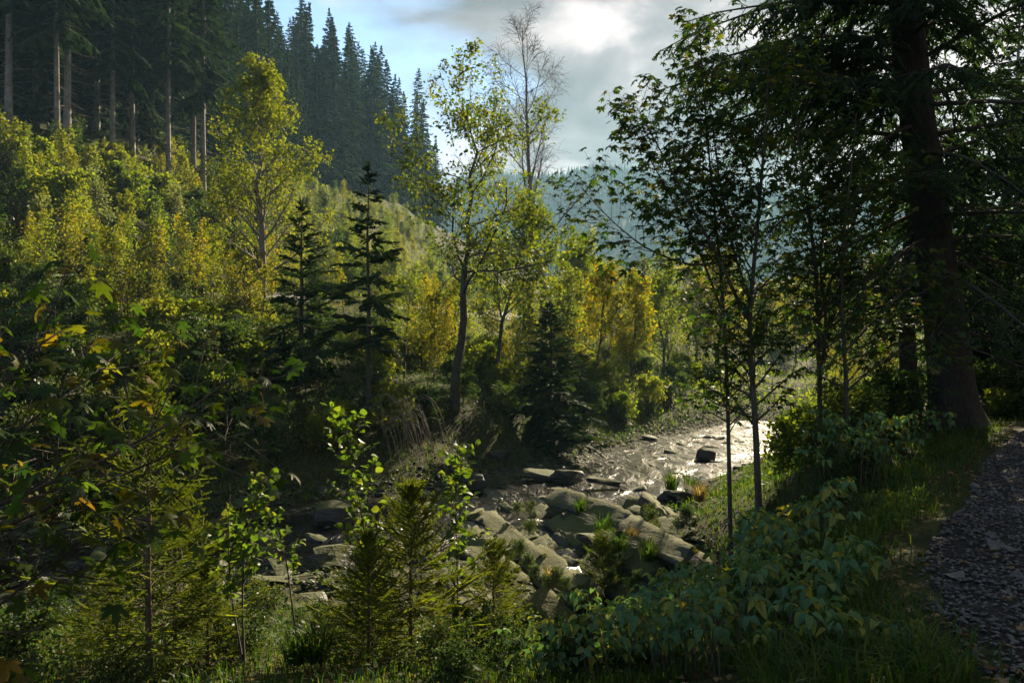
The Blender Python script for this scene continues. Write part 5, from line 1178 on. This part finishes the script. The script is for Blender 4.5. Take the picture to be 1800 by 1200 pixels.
# raspberry bushes: arching canes with drooping leaflets
ov = [oval_template(5, w__, dr, .17, .78) for w__, dr in ((.27, .25), (.33, .5), (.30, .75), (.24, .4))]
rl = [Geo().add(v_, f_).mesh('leaf', M['rasp'], True) for v_, f_ in ov]
def raspberry(label, centre, rx, ry, hgt, ncane, rng, leaf=.085, group=None):
    cx, cy_, _ = centre; bz = H(cx, cy_); e = thing('raspberry_bush', [], (cx, cy_, bz), 0, 1, label, 'bush', group)
    cg, pg, fr = Geo(), Geo(), []
    for c in range(ncane):
        a = rng.random()*6.28; r = math.sqrt(rng.random())
        bx, by = .5*r*rx*math.cos(a), .5*r*ry*math.sin(a); zz = H(cx+bx, cy_+by)-bz
        a2 = a+rng.normal(0, .6); out = np.array([math.cos(a2)*rx, math.sin(a2)*ry, 0])*rng.uniform(.35, .75); hh = hgt*rng.uniform(.6, 1.1)
        t = np.linspace(0, 1, 8)[:, None]
        P = np.array([bx, by, zz-.03])+out*t**1.4+UP*(hh*np.sin(t*1.9)/.95)
        obj('cane', tubes(Geo(), P, np.linspace(.006, .002, 8), 4).mesh('cane', M['twig']), e)
        for q in range(int(5+hh*7)):
            f = .3+.7*(q+rng.random()*.5)/(5+hh*7); i0 = min(int(f*7), 6); p = P[i0]+(P[i0+1]-P[i0])*(f*7-i0)
            a3 = q*2.4+rng.random(); d = np.array([math.cos(a3), math.sin(a3), .35]); pe = p+d*rng.uniform(.05, .10)
            tubes(pg, np.stack([p, (p+pe)/2+UP*.01, pe])[None], np.full((1, 3), .0014), 3)
            s = leaf*rng.uniform(.45, 1.3); n0 = nrm(UP+.35*d+rng.normal(0, .35, 3))
            for da in (0, 1.25, -1.25) if rng.random() < .8 else (0,):
                dd = np.array([math.cos(a3+da), math.sin(a3+da), -.3+rng.normal(0, .3)]); fr.append((pe+dd*.008, dd, n0+.3*dd*np.array([1, 1, 0]), s*(1 if da == 0 else .85)))
    obj('petioles', pg.mesh('petioles', M['grass']), e)
    leaf_objs(e, 'leaf', rl, fr[:300])
    if len(fr) > 300:
        g = Geo()
        for vi in range(3):
            s = fr[300:][vi::3]
            if s: scatter(g, ov[vi][0], ov[vi][1], np.array([f[0] for f in s]), np.array([f[1] for f in s]), np.array([f[2] for f in s]), np.array([f[3] for f in s]))
        o = obj('foliage', g.mesh('foliage', M['rasp'], True), e); o['kind'] = 'stuff'
    print('raspberry', len(fr))
rng = np.random.default_rng(71)
for (px, d, rx, ry, hh, nc, l) in [
    (1290, 6.2, .75, .6, .75, 13, 'raspberry bush with several yellow leaves in the right foreground'),
    (1150, 6.3, .6, .6, .70, 12, 'raspberry bush overhanging the bright lower pool'),
    (1250, 7.6, .8, .6, .75, 12, 'raspberry bush right of the slate ridge end'),
    (1420, 5.4, .5, .5, .60, 9, 'raspberry bush leaning over the tall grass'),
    (1060, 7.2, .45, .5, .85, 6, 'raspberry canes arching over the little cascade'),
    (1390, 8.8, .75, .6, .70, 13, 'raspberry bush below the forked maple trunks'),
    (1500, 9.6, .7, .6, .75, 12, 'raspberry bush at the grass verge below the maples'),
    (1570, 11.6, .8, .6, .6, 10, 'raspberry bush in front of the massive spruce trunk'),
    (1000, 5.9, .6, .4, .4, 9, 'low raspberry bush at the bottom centre'),
    (1330, 4.7, .5, .35, .45, 8, 'lowest raspberry bush at the bottom edge'),
    (1210, 5.2, .5, .35, .5, 8, 'raspberry bush in the front row right of the bottom centre'),
    (1100, 5.5, .5, .35, .5, 8, 'raspberry bush in the front row at the bottom centre'),
    (1400, 6.9, .6, .5, .7, 9, 'raspberry bush with pale leaves beside the mid verge grass'),
    (1480, 4.3, .35, .25, .35, 5, 'small raspberry plant at the bottom right of centre')]:
    raspberry(l, on(px, d), rx, ry, hh, int(nc*1.45), rng)
# alder saplings in front of the stream
avl = [oval_template(4, .42, dr, .12, .95) for dr in (.1, .3)]
M['alder_leaf'] = leaf_mat('alder_sapling_leaves', [(.035, .075, .012), (.055, .10, .014), (.075, .125, .016), (.13, .15, .02)], .5, .10, .3, .9, 2.0, (1.05, 1, .35))
all_ = [Geo().add(v_, f_).mesh('leaf', M['alder_leaf'], True) for v_, f_ in avl]
def alderling(label, base, stems, n, rng, size=.05, tl=.32):
    e = thing('alder_sapling', [], tuple(base), 0, 1, label, 'sapling'); base = np.asarray(base, float); sg, fr = Geo(), []; tg = Geo()
    for pts in stems:
        P = polyline(np.asarray(pts)-base, 10); R = np.linspace(.012, .003, 10); tubes(sg, P, R, 5)
        B, Br, _ = spawn(P[None], R[None], n, .35, 1.0, 52, lambda t, pl: tl*(1.15-.7*t), k=5, trop=(0, 0, .08), wig=.1, rr=.6, rng=rng); tubes(tg, B, np.maximum(Br, .0015), 3)
        for c in list(B)+[P[6:]]:
            m = 12
            for q in range(m):
                f = .25+.75*q/(m-1); x_ = f*(len(c)-1); i0 = min(int(x_), len(c)-2); p = c[i0]+(c[i0+1]-c[i0])*(x_-i0)
                d = nrm(rng.normal(0, 1, 3)*np.array([1, 1, .4])+np.array([0, 0, .25])); fr.append((p+d*.012, d, nrm(UP*.6+rng.normal(0, .5, 3)), size*rng.uniform(.6, 1.2)))
    obj('stem', sg.mesh('stem', M['bark_dark'], True), e); obj('twigs', tg.mesh('twigs', M['bark_dark']), e); leaf_objs(e, 'leaf', all_, fr[:300])
rng = np.random.default_rng(81)
b_ = on(655, 7.4); A = lambda px, py: W(px, py, 7.4)
alderling('alder sapling with bright green leaves left of the centre spruce', b_, [[np.array(b_), A(650, 1000), A(632, 880), A(615, 780), A(605, 735)]], 24, rng, .075, .44)
b_ = on(805, 7.8); A = lambda px, py: W(px, py, 7.8)
alderling('slim alder sapling between the two centre spruces', b_, [[np.array(b_), A(804, 1000), A(800, 880), A(812, 790)]], 20, rng, .075, .40)
b_ = on(430, 6.4); A = lambda px, py: W(px, py, 6.4)
alderling('two-stemmed alder sapling with round leaves at lower left', b_, [[np.array(b_), A(425, 1050), A(432, 920), A(470, 840)], [np.array(b_), A(405, 1040), A(400, 930), A(405, 860)]], 14, rng, .07, .32)
b_ = on(520, 8.4); A = lambda px, py: W(px, py, 8.4)
alderling('low alder sapling beside the jagged rocks at left', b_, [[np.array(b_), A(500, 960), A(470, 900), A(455, 870)]], 14, rng, .07, .32)
# dry drooping stalks on the far bank
g = Geo(); rng = np.random.default_rng(91); n = 46
P0 = np.stack([rng.normal(0, .45, n), rng.normal(0, .3, n), rng.uniform(.5, 1.3, n)], -1); t = np.linspace(0, 1, 7)[None, :, None]
a = rng.normal(0, .9, n); P = P0[:, None]+np.stack([np.cos(a), -.4*np.ones(n), 0*a], -1)[:, None]*t*.9+UP*(.35*np.sin(t*1.6)-1.5*t**2.2)
tubes(g, P, np.repeat(np.linspace(.008, .003, 7)[None], n, 0), 3)
tag(obj('dry_stalks', g.mesh('dry_stalks', M['dry']), None, on(690, 20.6, .35)), 'tangle of dry drooping stalks on the far bank', 'stalks')
# ------------------------------------------------------------------ haze
def haze():
    bm = Geo(); x0, x1, y0, y1, z0, z1 = -1510, 2010, -70, 1810, -60, 275
    v = [(x, y, z) for z in (z0, z1) for y in (y0, y1) for x in (x0, x1)]
    m, N, L = new_mat('haze'); pv_ = N.new('ShaderNodeVolumePrincipled'); pv_.inputs['Density'].default_value = .00034
    pv_.inputs['Color'].default_value = (.34, .62, .86, 1); pv_.inputs['Anisotropy'].default_value = .2
    out = N.new('ShaderNodeOutputMaterial'); L.new(pv_.outputs[0], out.inputs['Volume'])
    bm.add(v, [(0, 2, 3, 1), (4, 5, 7, 6), (0, 1, 5, 4), (2, 6, 7, 3), (0, 4, 6, 2), (1, 3, 7, 5)])
    tag(obj('haze', bm.mesh('haze', m)), kind='stuff')
haze()
print('tris', sum(len(m.polygons) for m in bpy.data.meshes), 'objects', len(bpy.data.objects))
